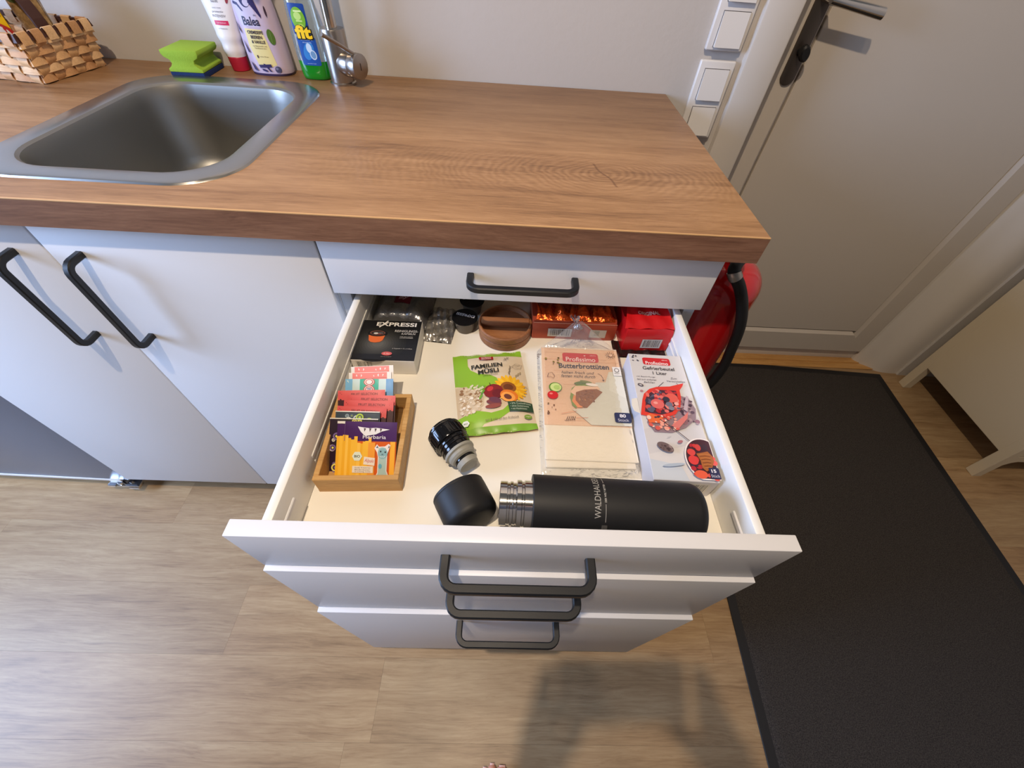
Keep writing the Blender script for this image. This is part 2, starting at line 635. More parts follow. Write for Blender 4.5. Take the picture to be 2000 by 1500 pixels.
class Print:
    def __init__(self, step=0.00007, base=0.00012):
        self.items = []
        self.h = base
        self.step = step

    def _add(self, vs, fs, col, rough=0.45):
        self.items.append((vs, fs, col, self.h, rough))
        self.h += self.step

    def poly(self, pts, col, rough=0.45):
        self._add(list(pts), [list(range(len(pts)))], col, rough)
        return self

    def rect(self, u0, v0, u1, v1, col, r=0.0, rough=0.45):
        if r > 0:
            return self.poly(roundrect(u0, v0, u1, v1, r, 5), col, rough)
        return self.poly([(u0, v0), (u1, v0), (u1, v1), (u0, v1)], col, rough)

    def disc(self, u, v, a, b=None, col=(0, 0, 0), rot=0.0, n=20, rough=0.45):
        b = a if b is None else b
        c, s = math.cos(rot), math.sin(rot)
        pts = []
        for k in range(n):
            t = 2 * PI * k / n
            x, y = a * math.cos(t), b * math.sin(t)
            pts.append((u + x * c - y * s, v + x * s + y * c))
        return self.poly(pts, col, rough)

    def line(self, pts, w, col):
        vs, fs = [], []
        for i, (x, y) in enumerate(pts):
            a = pts[max(i - 1, 0)]
            b = pts[min(i + 1, len(pts) - 1)]
            dx, dy = b[0] - a[0], b[1] - a[1]
            L = math.hypot(dx, dy) or 1
            vs += [(x - dy / L * w / 2, y + dx / L * w / 2), (x + dy / L * w / 2, y - dx / L * w / 2)]
        for i in range(len(pts) - 1):
            fs.append([2 * i, 2 * i + 1, 2 * i + 3, 2 * i + 2])
        self._add(vs, fs, col)
        return self

    def text(self, s, u, v, w, h, col, rot=0.0, bold=0.0, shear=0.0, rough=0.45):
        vs, fs = text_mesh(s, bold, shear)
        c, sn = math.cos(rot), math.sin(rot)
        self._add([(u + a * w * c - b * h * sn, v + a * w * sn + b * h * c) for a, b in vs], fs, col, rough)
        return self

    def blobs(self, region, n, rmin, rmax, cols, seed=1):
        rnd = random.Random(seed)
        u0, v0, u1, v1 = region
        h = self.h
        for _ in range(n):
            r = rnd.uniform(rmin, rmax)
            self.disc(rnd.uniform(u0, u1), rnd.uniform(v0, v1), r, r * rnd.uniform(0.55, 1.0), rnd.choice(cols), rnd.uniform(0, PI), n=9)
            h += self.step * 0.2
            self.h = h
        self.h = h + self.step
        return self

    def barcode(self, u0, v0, u1, v1, seed=3, bg=(235, 233, 228)):
        self.rect(u0, v0, u1, v1, bg)
        rnd = random.Random(seed)
        m = (u1 - u0) * 0.1
        x = u0 + m
        h = self.h
        while x < u1 - m:
            w = rnd.choice((0.012, 0.02, 0.03)) * (u1 - u0)
            self.h = h
            self.rect(x, v0 + (v1 - v0) * 0.12, x + w, v1 - (v1 - v0) * 0.08, (25, 25, 28))
            x += w + rnd.choice((0.015, 0.025, 0.04)) * (u1 - u0)
        return self

    def build(self, name, parent, surf, sub=None, label=None, clip=None):
        mb = MB()
        cols = {}
        mats = []
        for vs, fs, col, h, rough in self.items:
            k = (tuple(col), rough)
            if k not in cols:
                cols[k] = len(mats)
                mats.append(ink(col, rough))
            if clip:
                vs = [(min(max(a, clip[0]), clip[2]), min(max(b, clip[1]), clip[3])) for a, b in vs]
            if sub:
                b = bmesh.new()
                bv = [b.verts.new((x, y, 0)) for x, y in vs]
                for f in fs:
                    try:
                        b.faces.new([bv[i] for i in f])
                    except ValueError:
                        pass
                bmesh.ops.triangulate(b, faces=b.faces[:])
                for _ in range(5):
                    le = [e for e in b.edges if e.calc_length() > sub]
                    if not le:
                        break
                    bmesh.ops.subdivide_edges(b, edges=le, cuts=1)
                    bmesh.ops.triangulate(b, faces=[f for f in b.faces if len(f.verts) > 3])
                b.verts.index_update()
                vs = [(v.co.x, v.co.y) for v in b.verts]
                fs = [[v.index for v in f.verts] for f in b.faces]
                b.free()
            mb.add([surf(x, y, h) for x, y in vs], fs, cols[k], bool(sub))
        o = obj(name, mb, mats, parent)
        if label:
            o['label'] = label
        return o


def smoothpath(pts, n=8):
    """Catmull-Rom through the points"""
    P = [Vector(p) for p in pts]
    P = [P[0] * 2 - P[1]] + P + [P[-1] * 2 - P[-2]]
    out = []
    for i in range(1, len(P) - 2):
        for k in range(n):
            t = k / n
            a, b, c, d = P[i - 1], P[i], P[i + 1], P[i + 2]
            out.append(0.5 * ((2 * b) + (c - a) * t + (2 * a - 5 * b + 4 * c - d) * t * t + (3 * b - a - 3 * c + d) * t ** 3))
    out.append(P[-2])
    return out


#SECTION structure
# ------------------------------------------------------------------ floor of planks, walls, door
FX0, FX1, FY0, FY1 = -2.3, 2.32, -2.35, 0.10
fl = struct('floor', MB().box((FX0, FY0, -0.05), (FX1, FY1, -0.003)), mat('seam_grey', (96, 84, 72), 0.8), loc=(0, 0, 0))  # slab colour that shows in the plank joints
PW = 0.159
row = 0
y1 = -0.714 + PW * 6
rnd = random.Random(11)
while y1 > FY0:
    y0 = y1 - PW
    if abs(y0 + 0.714) < 0.01:
        x = -0.666
    elif abs(y1 + 1.191) < 0.01:
        x = -0.041
    else:
        x = rnd.uniform(-0.6, 0.6)
    while x > FX0:
        x -= 1.22
    while x < FX1:
        a, b = max(x, FX0), min(x + 1.22, FX1)
        lo, hi = max(y0, FY0), min(y1, FY1)
        if b - a > 0.01 and hi - lo > 0.01:
            gp = 0.00012
            p = obj('plank', MB().box((a + gp, lo + gp, -0.0031), (b - gp, hi - gp, 0.0)), M_PLANK, fl)
        x += 1.22
    y1 = y0

WY = 0.006
struct('wall_back', MB().box((FX0, WY, 0), (0.80, WY + 0.12, 2.6)).box((0.80, WY, 2.06), (1.95, WY + 0.12, 2.6)).box((1.95, WY, 0), (FX1, WY + 0.12, 2.6)), M_WALL)
struct('wall_left', MB().box((FX0 - 0.1, -2.35, 0), (FX0, 0.12, 2.6)), M_WALL)
wn = struct('window_1', MB().box((FX0, -1.72, 0.40), (FX0 + 0.03, -0.68, 2.00)), M_FRAME)
obj('pane', MB().box((FX0 + 0.03, -1.66, 0.46), (FX0 + 0.034, -0.74, 1.94)), mat('window_pane', (220, 228, 240), 0.1), wn)
struct('wall_right', MB().box((FX1, -2.35, 0), (FX1 + 0.1, 0.12, 2.6)), M_WALL)

# door leaf with a raised border round a flat panel, set back in its frame
d = struct('door_1', MB().box((0.874, 0.088, 0.068), (1.768, 0.12, 2.04)), M_DOOR)
obj('panel', MB().box((0.9665, 0.074, 0.1705), (1.6845, 0.0885, 2.03), 0.0015, 1), M_DOOR, d)


def rail_profile(a0, a1, inner, outer, y0=0.066, y1=0.0885, ch=0.010):
    """raised border piece: flat face with a chamfer towards the panel; runs from a0 to a1, `inner`/`outer` across"""
    s_ = 1 if inner > outer else -1
    m = MB()
    sec = [(outer, y1), (outer, y0 + 0.002), (outer + s_ * 0.002, y0), (inner - s_ * ch, y0), (inner, y0 + 0.011), (inner, y1)]
    return sec


def extrude_sec(sec, a0, a1, vertical, m0=0.0, m1=0.0):
    """section (across, depth) extruded along the other axis; m0/m1 mitre the ends by the across offset"""
    m = MB()
    n = len(sec)
    vs = []
    for e, (a, mt_) in enumerate(((a0, m0), (a1, m1))):
        for c, y in sec:
            q = a + mt_ * (c - sec[0][0])
            vs.append((c, y, q) if vertical else (q, y, c))
    fs = [[i, (i + 1) % n, n + (i + 1) % n, n + i] for i in range(n)] + [list(range(n))[::-1], [n + i for i in range(n)]]
    return m.add(vs, fs)


obj('rail', extrude_sec(rail_profile(0, 0, 0.166, 0.068), 0.868, 1.772, False, 1.0, -1.0), M_DOOR, d)
obj('stile', extrude_sec(rail_profile(0, 0, 0.962, 0.868), 0.068, 2.038, True, 1.0, 0.0), M_DOOR, d)
obj('stile', extrude_sec(rail_profile(0, 0, 1.688, 1.772), 0.068, 2.038, True, -1.0, 0.0), M_DOOR, d)
# handle set
pl = MB().prism(roundrect(0.918, 0.938, 0.952, 1.20, 0.0165), 0.0, 0.009, 0.002)
for i, v in enumerate(pl.v):
    pl.v[i] = Vector((v.x, 0.070 - v.z, v.y))
hp = obj('handle_plate', pl, M_DARKMETAL, d)
lv = MB().cyl((0.935, 0.068, 1.094), (0.935, 0.020, 1.094), 0.0095, 20)
obj('lever_neck', lv, M_CHROME, hp)
lev = MB()
rings = []
for k in range(9):
    t = k / 8
    x = 0.925 + 0.122 * t
    z = 1.095 - 0.016 * t
    hh = 0.0085 + 0.002 * t
    rings.append([(x, 0.016 + 0.0075 * math.cos(a), z + hh * math.sin(a)) for a in [2 * PI * q / 16 for q in range(16)]])
lev.loft(rings)
obj('lever_handle', lev, M_CHROME, hp)
kn = MB().cyl((0.935, 0.066, 1.003), (0.935, 0.050, 1.003), 0.008, 18)
kn.loft([ellipse(0, 0, z, a, b, 20) for z, a, b in ((0, 0.009, 0.012), (0.004, 0.011, 0.0165), (0.013, 0.0105, 0.016), (0.017, 0.008, 0.012))],
        M=Matrix.Translation((0.937, 0.052, 1.003)) @ Matrix.Rotation(PI / 2, 4, 'X') @ Matrix.Rotation(0.35, 4, 'Z'))
obj('thumb_turn', kn, M_RUBBER, hp)

# frame: casings left and right, sill and threshold
trm = MB().box((0.785, -0.012, 0.0), (0.862, 0.075, 2.12), 0.005, 2).box((0.858, 0.012, 0.0), (0.874, 0.080, 2.08), 0.003, 1)
struct('trim_1', trm, M_FRAME)
t2 = MB()
prof = [(1.786, 0.125), (1.786, 0.080), (1.790, 0.072), (1.800, 0.064), (1.812, 0.058), (1.824, 0.052), (1.838, 0.043), (1.852, 0.033), (1.866, 0.025), (1.880, 0.020), (1.898, 0.017),
        (1.920, 0.015), (1.962, 0.014), (1.969, 0.017), (1.972, 0.024), (1.972, 0.125)]
t2.prism(prof, 0.0, 2.12, smooth=True)
struct('trim_2', t2, M_FRAME)
struct('trim_3', MB().box((0.80, 0.088, 0.0), (1.790, 0.125, 0.060), 0.004, 2), M_FRAME)
struct('trim_4', MB().box((0.862, 0.030, 0.0), (1.866, 0.092, 0.006), 0.003, 2).box((0.862, 0.060, 0.004), (1.830, 0.090, 0.011), 0.003, 2), M_THRESH)


# ------------------------------------------------------------------ light switches
def switch(z0, label):
    t = thing('light_switch', label, 'switch', (0.73, WY, z0))
    b = (0.73, WY, z0)
    x0, x1 = 0.690, 0.770
    z1 = z0 + 0.151
    part('frame', MB().box((x0, WY - 0.012, z0), (x1, WY, z1), 0.004, 3), M_SWITCH, t, b)
    for zc in (z0 + 0.0355, z0 + 0.1075):
        r = MB()
        # tilted rocker: proud at its lower edge
        lo, hi = zc - 0.0285, zc + 0.0285
        xa, xb = 0.7045, 0.7595
        v = [(xa, WY - 0.011, lo), (xb, WY - 0.011, lo), (xb, WY - 0.011, hi), (xa, WY - 0.011, hi),
             (xa, WY - 0.0205, lo), (xb, WY - 0.0205, lo), (xb, WY - 0.0145, hi), (xa, WY - 0.0145, hi)]
        r.add(v, [[3, 2, 1, 0], [4, 5, 6, 7], [0, 1, 5, 4], [1, 2, 6, 5], [2, 3, 7, 6], [3, 0, 4, 7]])
        part('rocker', r, M_SWITCH, t, b)
        part('rocker_gap', MB().box((xa - 0.001, WY - 0.0125, lo - 0.001), (xb + 0.001, WY - 0.0115, hi + 0.001)), mat('gap_dark', (70, 64, 62), 0.7), t, b)


switch(0.838, 'lower white double light switch just above the end of the worktop')
switch(1.005, 'upper white double light switch cut off by the top of the picture')


#SECTION kitchen
# ------------------------------------------------------------------ worktop with sink cut-out
def handle_mesh(length, out, a, b, M):
    """U-shaped bar handle: legs `length` apart, standing `out` off the face; section a (in plane) x b, slightly chamfered.
    local x runs along the handle, local z away from the face"""
    R = 0.014
    pts = [(-length / 2, 0, 0)]
    for k in range(6):
        t = PI - (PI / 2) * k / 5
        pts.append((-length / 2 + R + R * math.cos(t), 0, out - R + R * math.sin(t)))
    for k in range(6):
        t = PI / 2 - (PI / 2) * k / 5
        pts.append((length / 2 - R + R * math.cos(t), 0, out - R + R * math.sin(t)))
    pts.append((length / 2, 0, 0))
    P = [Vector(p) for p in pts]
    N = len(P)
    c = 0.0016
    sec = [(-a / 2, -b / 2 + c), (-a / 2 + c, -b / 2), (a / 2 - c, -b / 2), (a / 2, -b / 2 + c), (a / 2, b / 2 - c), (a / 2 - c, b / 2), (-a / 2 + c, b / 2), (-a / 2, b / 2 - c)]
    vs, fs = [], []
    for i in range(N):
        t = (P[min(i + 1, N - 1)] - P[max(i - 1, 0)]).normalized()
        y = Vector((0, 1, 0))
        u = y.cross(t)
        for p, q in sec:
            vs.append(P[i] + u * p + y * q)
    for i in range(N - 1):
        for k in range(8):
            k2 = (k + 1) % 8
            fs.append([i * 8 + k, i * 8 + k2, (i + 1) * 8 + k2, (i + 1) * 8 + k])
    fs += [list(range(8))[::-1], [(N - 1) * 8 + k for k in range(8)]]
    return MB().add(vs, fs, 0, True, M)


WX0, WX1, WF, WB, WZ0, WZ1 = -1.42, 0.6345, -0.633, 0.004, 0.881, 0.920
hole = roundrect(-0.478, -0.562, -0.134, -0.112, 0.075, 8)
b = bmesh.new()
outer = [(WX0, WF), (WX1, WF), (WX1, WB), (WX0, WB)]
es = []
for loop in (outer, hole):
    vs = [b.verts.new((x, y, WZ1)) for x, y in loop]
    es += [b.edges.new((vs[i], vs[(i + 1) % len(vs)])) for i in range(len(vs))]
bmesh.ops.triangle_fill(b, use_beauty=True, use_dissolve=False, edges=es)
bmesh.ops.recalc_face_normals(b, faces=b.faces[:])
if b.faces[0].normal.z < 0:
    bmesh.ops.reverse_faces(b, faces=b.faces[:])
r = bmesh.ops.extrude_face_region(b, geom=b.faces[:])
for e in r['geom']:
    if isinstance(e, bmesh.types.BMVert):
        e.co.z = WZ0
bmesh.ops.recalc_face_normals(b, faces=b.faces[:])
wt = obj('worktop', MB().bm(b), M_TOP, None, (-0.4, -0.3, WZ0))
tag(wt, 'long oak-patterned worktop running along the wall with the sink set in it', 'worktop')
lipm = MB().box((WX0, WF - 0.0008, WZ1 - 0.0022), (WX1 + 0.0004, WF + 0.0012, WZ1 + 0.0002), 0.0007, 2).shift((0.4, 0.3, -WZ0))
obj('edge_lip', lipm, M_LIP, wt)
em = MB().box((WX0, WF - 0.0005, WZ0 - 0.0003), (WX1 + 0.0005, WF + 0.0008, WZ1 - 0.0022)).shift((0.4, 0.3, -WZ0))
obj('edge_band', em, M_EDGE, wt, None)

# ------------------------------------------------------------------ sink
SB = (-0.30, -0.34, 0.92)
snk = thing('sink', 'square stainless steel sink bowl let into the worktop', 'sink', SB)


def rr3(x0, y0, x1, y1, r, z):
    return [(x, y, z) for x, y in roundrect(x0, y0, x1, y1, r, 10)]


rim = [rr3(-0.4985, -0.5795, -0.1175, -0.0895, 0.090, 0.9200), rr3(-0.4965, -0.5775, -0.1195, -0.0915, 0.089, 0.9222),
       rr3(-0.4925, -0.5735, -0.1235, -0.0955, 0.087, 0.9238), rr3(-0.463, -0.552, -0.150, -0.137, 0.078, 0.9244), rr3(-0.459, -0.548, -0.153, -0.140, 0.076, 0.9236)]
part('rim', MB().loft(rim, caps=False), M_STEEL, snk, SB)
bowl = [rim[-1], rr3(-0.456, -0.545, -0.156, -0.143, 0.075, 0.9205), rr3(-0.454, -0.543, -0.158, -0.145, 0.074, 0.914)]
for k in range(1, 8):
    t = k / 7
    i = 0.010 * t
    bowl.append(rr3(-0.454 + i, -0.543 + i, -0.158 - i, -0.145 - i, 0.074, 0.914 - 0.115 * t))
for k in range(1, 7):
    a = PI / 2 * k / 6
    i = 0.010 + 0.040 * (1 - math.cos(a))
    bowl.append(rr3(-0.454 + i, -0.543 + i, -0.158 - i, -0.145 - i, max(0.074 - 0.5 * (i - 0.01), 0.03), 0.799 - 0.040 * math.sin(a)))
bowl.append(rr3(-0.330, -0.370, -0.282, -0.318, 0.02, 0.757))
bm_ = MB().loft(bowl[::-1], caps=False)
bm_.f.append(list(range(len(bowl[0])))[::-1]); bm_.mi.append(0); bm_.sm.append(True)
part('bowl', bm_, mat('brushed_bowl_steel', (150, 148, 143), 0.47, metal=1.0, bump=(500, 0.10, 0.0003)), snk, SB)
dr = MB().lathe([(0.040, 0.0005), (0.038, 0.003), (0.030, 0.0032), (0.026, 0.001), (0.0, 0.001)], 28, M=Matrix.Translation((-0.306, -0.344, 0.7572)))
part('drain', dr, M_CHROME, snk, SB)

# ------------------------------------------------------------------ faucet
FB = (-0.096, -0.068, 0.92)
fc = thing('faucet', 'brushed steel single-lever kitchen tap beside the green washing-up liquid', 'tap', FB)
part('body', MB().lathe([(0.0270, 0.0), (0.0270, 0.003), (0.0245, 0.005), (0.0245, 0.088), (0.0235, 0.0905), (0.0115, 0.0910), (0.0115, 0.088)], 36, caps=False), M_SATIN, fc)
part('neck', MB().tube(smoothpath([(0, 0, 0.085), (0, 0, 0.20), (0, 0, 0.27), (-0.02, -0.018, 0.31), (-0.06, -0.06, 0.33), (-0.10, -0.10, 0.315), (-0.115, -0.115, 0.28)], 8), 0.0112, 18), M_CHROME, fc)
part('lever_barrel', MB().cyl((0.012, -0.006, 0.036), (0.034, -0.017, 0.036), 0.0215, 32, bev=0.001), M_SATIN, fc)
kb = part('lever_cap', MB().cyl((0.0342, -0.0171, 0.036), (0.052, -0.026, 0.036), 0.0220, 32, bev=0.001), M_SATIN, fc)
ax = Vector((0.018, -0.009, 0)).normalized()
pv = MB().box((-0.0007, -0.006, 0), (0.0007, 0.006, 0.0004), M=Matrix.Translation(Vector((0.052, -0.026, 0.036)) + ax * 0.0001) @ ax.to_track_quat('Z', 'Y').to_matrix().to_4x4())
part('marking', pv, mat('marking_dark', (40, 34, 30), 0.5), kb)
part('lever_pin', MB().tube([(0.043, -0.024, 0.055), (0.026, -0.050, 0.074), (0.006, -0.080, 0.094)], 0.0036, 14), M_SATIN, fc)


# ------------------------------------------------------------------ base cabinets
def drawer(cab, base, yf, z0, z1, floor_z, side_top, open_depth, hz, detail):
    """drawer part with front, handle and sides as sub-parts; yf = outer face of the front"""
    gap = 0.0015
    yb = yf + 0.018
    ye = yb + 0.535
    box = MB().box((0.0375, yb, floor_z - 0.012), (0.5635, ye, floor_z))
    box.box((0.0375, ye - 0.014, floor_z), (0.5635, ye, side_top))
    dr = part('drawer', box, M_BOARD, cab, base)
    part('drawer_front', MB().box((gap, yf, z0 + gap), (0.6 - gap, yb, z1 - gap), 0.0012, 2), M_WHITE, dr, base)
    for x0, x1, s in ((0.0255, 0.0372, 1), (0.5638, 0.5755, -1)):
        sd = MB().box((x0, yb + 0.0005, floor_z - 0.030), (x1, ye - 0.001, side_top), 0.0022, 2)
        part('drawer_side', sd, M_DRAWER, dr, base)
        if detail:
            xi = x1 if s > 0 else x0
            det = MB()
            # pressed ribs along the inside and the fixing lug near the front
            for zz in (floor_z + 0.018, floor_z + 0.030):
                det.box((min(xi, xi + s * 0.0014), yb + 0.10, zz), (max(xi, xi + s * 0.0014), ye - 0.05, zz + 0.005), 0.0006, 1)
            part('side_rib', det, M_DRAWER, dr, base)
            part('fixing_lug', MB().box((min(xi - s * 0.001, xi + s * 0.002), yb + 0.004, floor_z + 0.034), (max(xi - s * 0.001, xi + s * 0.002), yb + 0.042, floor_z + 0.041), 0.001, 1), M_WHITE, dr, base)
            scw = MB()
            for yy, zz in ((yb + 0.012, floor_z + 0.018), (yb + 0.018, floor_z + 0.004)):
                scw.cyl((xi - s * 0.0005, yy, zz + 0.001), (xi + s * 0.0012, yy, zz + 0.001), 0.0034, 10)
            part('screw', scw, mat('screw_brown', (96, 84, 66), 0.5, metal=0.6), dr, base)
    M = Matrix.Translation((0.3015, yf, hz)) @ Matrix.Rotation(PI / 2, 4, 'X')
    part('handle', handle_mesh(0.160, 0.034, 0.0105, 0.010, M), M_BLACK, dr, base)
    return dr


DB = (0.3, -0.32, 0.0)
cab = thing('drawer_cabinet', 'white base cabinet with four black-handled drawers under the right end of the worktop', 'cabinet', DB)
cc = MB()
cc.box((0.0, -0.599, 0.08), (0.018, -0.03, 0.880)).box((0.582, -0.599, 0.08), (0.600, -0.03, 0.880))
cc.box((0.018, -0.599, 0.08), (0.582, -0.03, 0.098)).box((0.018, -0.044, 0.098), (0.582, -0.034, 0.880)).box((0.018, -0.599, 0.864), (0.582, -0.50, 0.880))
part('carcass', cc, M_CARC, cab, DB)
for zz in (0.715, 0.56, 0.28):
    for xa, xb in ((0.0182, 0.0240), (0.576, 0.5818)):
        part('runner', MB().box((xa, -0.597, zz - 0.03), (xb, -0.08, zz + 0.012)), mat('runner_zinc', (150, 152, 158), 0.35, metal=0.9), cab, DB)
YC, YO = -0.619, -1.007
drawer(cab, DB, YC, 0.78, 0.88, 0.800, 0.862, 0, 0.8275, False)
drawer(cab, DB, YO, 0.68, 0.78, 0.700, 0.765, 0, 0.7340, True)
drawer(cab, DB, YO - 0.006, 0.48, 0.68, 0.510, 0.600, 0, 0.6360, False)
drawer(cab, DB, YO - 0.013, 0.08, 0.48, 0.115, 0.330, 0, 0.4330, False)
lg = [(0.06, -0.50), (0.54, -0.50), (0.06, -0.09), (0.54, -0.09)]
for x, y in lg:
    part('leg', MB().cyl((x, y, 0.0), (x, y, 0.08), 0.018, 16, bev=0.002), M_RUBBER, cab, DB)

SBs = (-0.4, -0.32, 0.0)
sc = thing('sink_cabinet', 'white two-door base cabinet under the sink', 'cabinet', SBs)
cc = MB()
cc.box((-0.80, -0.599, 0.08), (-0.782, -0.03, 0.880)).box((-0.019, -0.599, 0.08), (-0.001, -0.03, 0.880))
cc.box((-0.782, -0.599, 0.08), (-0.019, -0.03, 0.098)).box((-0.782, -0.044, 0.098), (-0.019, -0.034, 0.880))
part('carcass', cc, M_CARC, sc, SBs)
part('plinth', MB().box((-0.79, -0.545, 0.0), (0.0, -0.530, 0.079)), mat('plinth_grey', (70, 72, 80), 0.5), sc, SBs)
for x0, x1, hx in ((-0.80, -0.40, -0.449), (-0.40, 0.0, -0.353)):
    dd = part('door', MB().box((x0 + 0.0015, YC, 0.08), (x1 - 0.0015, YC + 0.018, 0.8785), 0.0012, 2), M_WHITE, sc, SBs)
    M = Matrix.Translation((hx, YC, 0.750)) @ Matrix.Rotation(PI / 2, 4, 'X') @ Matrix.Rotation(PI / 2, 4, 'Z')
    part('handle', handle_mesh(0.162, 0.034, 0.0105, 0.010, M), M_BLACK, dd, SBs)
for x, y in ((-0.74, -0.48), (-0.06, -0.48), (-0.74, -0.09), (-0.06, -0.09)):
    part('leg', MB().cyl((x, y, 0.0), (x, y, 0.08), 0.018, 16, bev=0.002), M_RUBBER, sc, SBs)

# ------------------------------------------------------------------ undercounter fridge to the left
FRB = (-1.10, -0.32, 0.0)
fr = thing('fridge', 'grey undercounter fridge with a white reflected-light strip left of the sink cabinet', 'fridge', FRB)
M_FR = mat('fridge_grey', (112, 120, 138), 0.30, metal=0.35)
part('body', MB().box((-1.39, -0.545, 0.02), (-0.81, -0.04, 0.872), 0.004, 2), mat('fridge_body', (120, 122, 128), 0.5), fr, FRB)
Mf = Matrix.Translation((-0.81, -0.610, 0)) @ Matrix.Rotation(-0.022, 4, 'Z')
part('door', MB().box((-0.58, 0.0, 0.056), (-0.002, 0.052, 0.868), 0.003, 2, M=Mf), M_FR, fr, FRB)
part('floor_reflection', MB().box((-0.58, -0.0015, 0.046), (-0.03, 0.050, 0.0562), 0.0015, 2, M=Mf), M_SWITCH, fr, FRB)  # white strip stands in for floor light reflected along the door bottom
hg = MB().box((-0.070, -0.012, 0.036), (0.022, 0.030, 0.041), 0.001, 1, M=Mf)
hg.cyl((-0.030, -0.004, 0.034), (-0.030, -0.004, 0.050), 0.0065, 14, M=Mf).cyl((-0.006, 0.002, 0.034), (-0.006, 0.002, 0.046), 0.005, 12, M=Mf)
hg.box((-0.062, -0.016, 0.040), (-0.040, 0.004, 0.047), 0.001, 1, M=Mf).box((-0.012, -0.014, 0.026), (0.018, 0.008, 0.034), 0.001, 1, M=Mf)
part('hinge', hg, M_CHROME, fr, FRB)
for x, y in ((-1.34, -0.50), (-0.86, -0.50), (-1.34, -0.09), (-0.86, -0.09)):
    part('foot', MB().cyl((x, y, 0.0), (x, y, 0.02), 0.014, 14), M_RUBBER, fr, FRB)

# ------------------------------------------------------------------ fire extinguisher hung on the cabinet side
EX, EY = 0.682, -0.490
EB = (EX, EY, 0.36)
ext = thing('fire_extinguisher', 'red fire extinguisher with a black hose hanging at the right side of the drawer cabinet', 'extinguisher', EB)
R = 0.075
pr = [(0.0, 0.0), (0.066, 0.0), (0.070, 0.003), (0.0715, 0.014), (R, 0.018), (R, 0.392)]
for k in range(1, 11):
    a = PI / 2 * k / 10
    pr.append((0.018 + (R - 0.018) * math.cos(a), 0.392 + 0.050 * math.sin(a)))
pr += [(0.018, 0.450), (0.0, 0.450)]
part('cylinder', MB().lathe(pr, 56, caps=False), M_RED, ext)
part('valve', MB().cyl((0, 0, 0.449), (0, 0, 0.480), 0.015, 20).box((-0.012, -0.030, 0.462), (0.012, 0.016, 0.478), 0.002, 1), M_CHROME, ext)
part('grip', MB().box((-0.010, 0.010, 0.484), (0.010, 0.075, 0.492), 0.002, 1).box((-0.008, 0.010, 0.476), (0.008, 0.020, 0.486)), M_RUBBER, ext)
hose = smoothpath([(0.000, -0.020, 0.470), (-0.008, -0.045, 0.474), (-0.030, -0.074, 0.474), (-0.034, -0.086, 0.466), (-0.014, -0.090, 0.442), (0.010, -0.090, 0.402), (0.028, -0.091, 0.355), (0.038, -0.092, 0.30), (0.044, -0.092, 0.25),
                   (0.038, -0.091, 0.19), (0.010, -0.090, 0.12), (-0.03, -0.088, 0.09)], 8)
part('hose', MB().tube(hose, 0.0098, 16), M_RUBBER, ext)
hc = hose[20:25]
part('hose_collar', MB().tube(hose[23:28], 0.0112, 18), M_SATIN, ext)
part('bracket', MB().box((-0.0805, -0.020, 0.20), (-0.074, 0.020, 0.30)).box((-0.0805, -0.012, 0.15), (-0.076, 0.012, 0.43)), M_DARKMETAL, ext)

# ------------------------------------------------------------------ door mat
mt = thing('door_mat', 'dark grey ribbed doormat with black rubber edges on the wood floor', 'mat', (1.37, -0.95, 0.0), math.radians(-3.1))
ML, MWd = 1.96, 0.90
part('border', MB().box((-MWd / 2, -ML / 2, 0.0), (MWd / 2, ML / 2, 0.0035), 0.001, 1), M_MATEDGE, mt)
bp = MB().grid(lambda u, v: (-MWd / 2 + 0.022 + u * (MWd - 0.044), -ML / 2 + 0.022 + v * (ML - 0.044), 0.0068 if 0 < u < 1 and 0 < v < 1 else 0.003), 60, 120)
part('pile', bp, M_MAT, mt)

# ------------------------------------------------------------------ low cabinet at the right
HB = (2.12, -0.255, 0.0)
hc = thing('shoe_cabinet', 'cream cabinet on short legs at the right edge beside the doormat', 'cabinet', HB)
cx0, cx1, cy0, cy1 = 1.932, 2.305, -0.468, -0.045
part('side_panel', MB().box((cx0, cy0 + 0.030, 0.120), (cx0 + 0.020, cy1 - 0.018, 0.90), 0.0015, 1), M_CAB, hc, HB)
bx = MB().box((cx0 + 0.021, cy0 + 0.012, 0.125), (cx1, cy1, 0.895)).box((cx0 + 0.004, cy0 + 0.004, 0.90), (cx1, cy1, 0.92), 0.002, 1)
part('body', bx, M_CAB, hc, HB)
for y0, y1 in ((cy0, cy0 + 0.032), (cy1 - 0.020, cy1 + 0.012)):
    l = MB().box((cx0, y0, 0.0), (cx0 + 0.034, y1, 0.90), 0.0015, 1)
    part('leg', l, M_CAB, hc, HB)
    part('leg', MB().box((cx1 - 0.034, y0, 0.0), (cx1, y1, 0.125), 0.0015, 1), M_CAB, hc, HB)
ap = MB()
pts = [(cx0 + 0.034, 0.128), (cx0 + 0.034, 0.070), (cx0 + 0.050, 0.092), (cx0 + 0.066, 0.100), (cx1 - 0.066, 0.100), (cx1 - 0.050, 0.092), (cx1 - 0.034, 0.070), (cx1 - 0.034, 0.128)]
ap.prism(pts, 0, 0.018, smooth=False)
for i, v in enumerate(ap.v):
    ap.v[i] = Vector((v.x, cy0 + 0.020 - v.z, v.y))
part('apron', ap, M_CAB, hc, HB)
part('front_panel', MB().box((cx0 + 0.036, cy0 + 0.003, 0.130), (cx1 - 0.036, cy0 + 0.020, 0.895), 0.0015, 1), M_CAB, hc, HB)


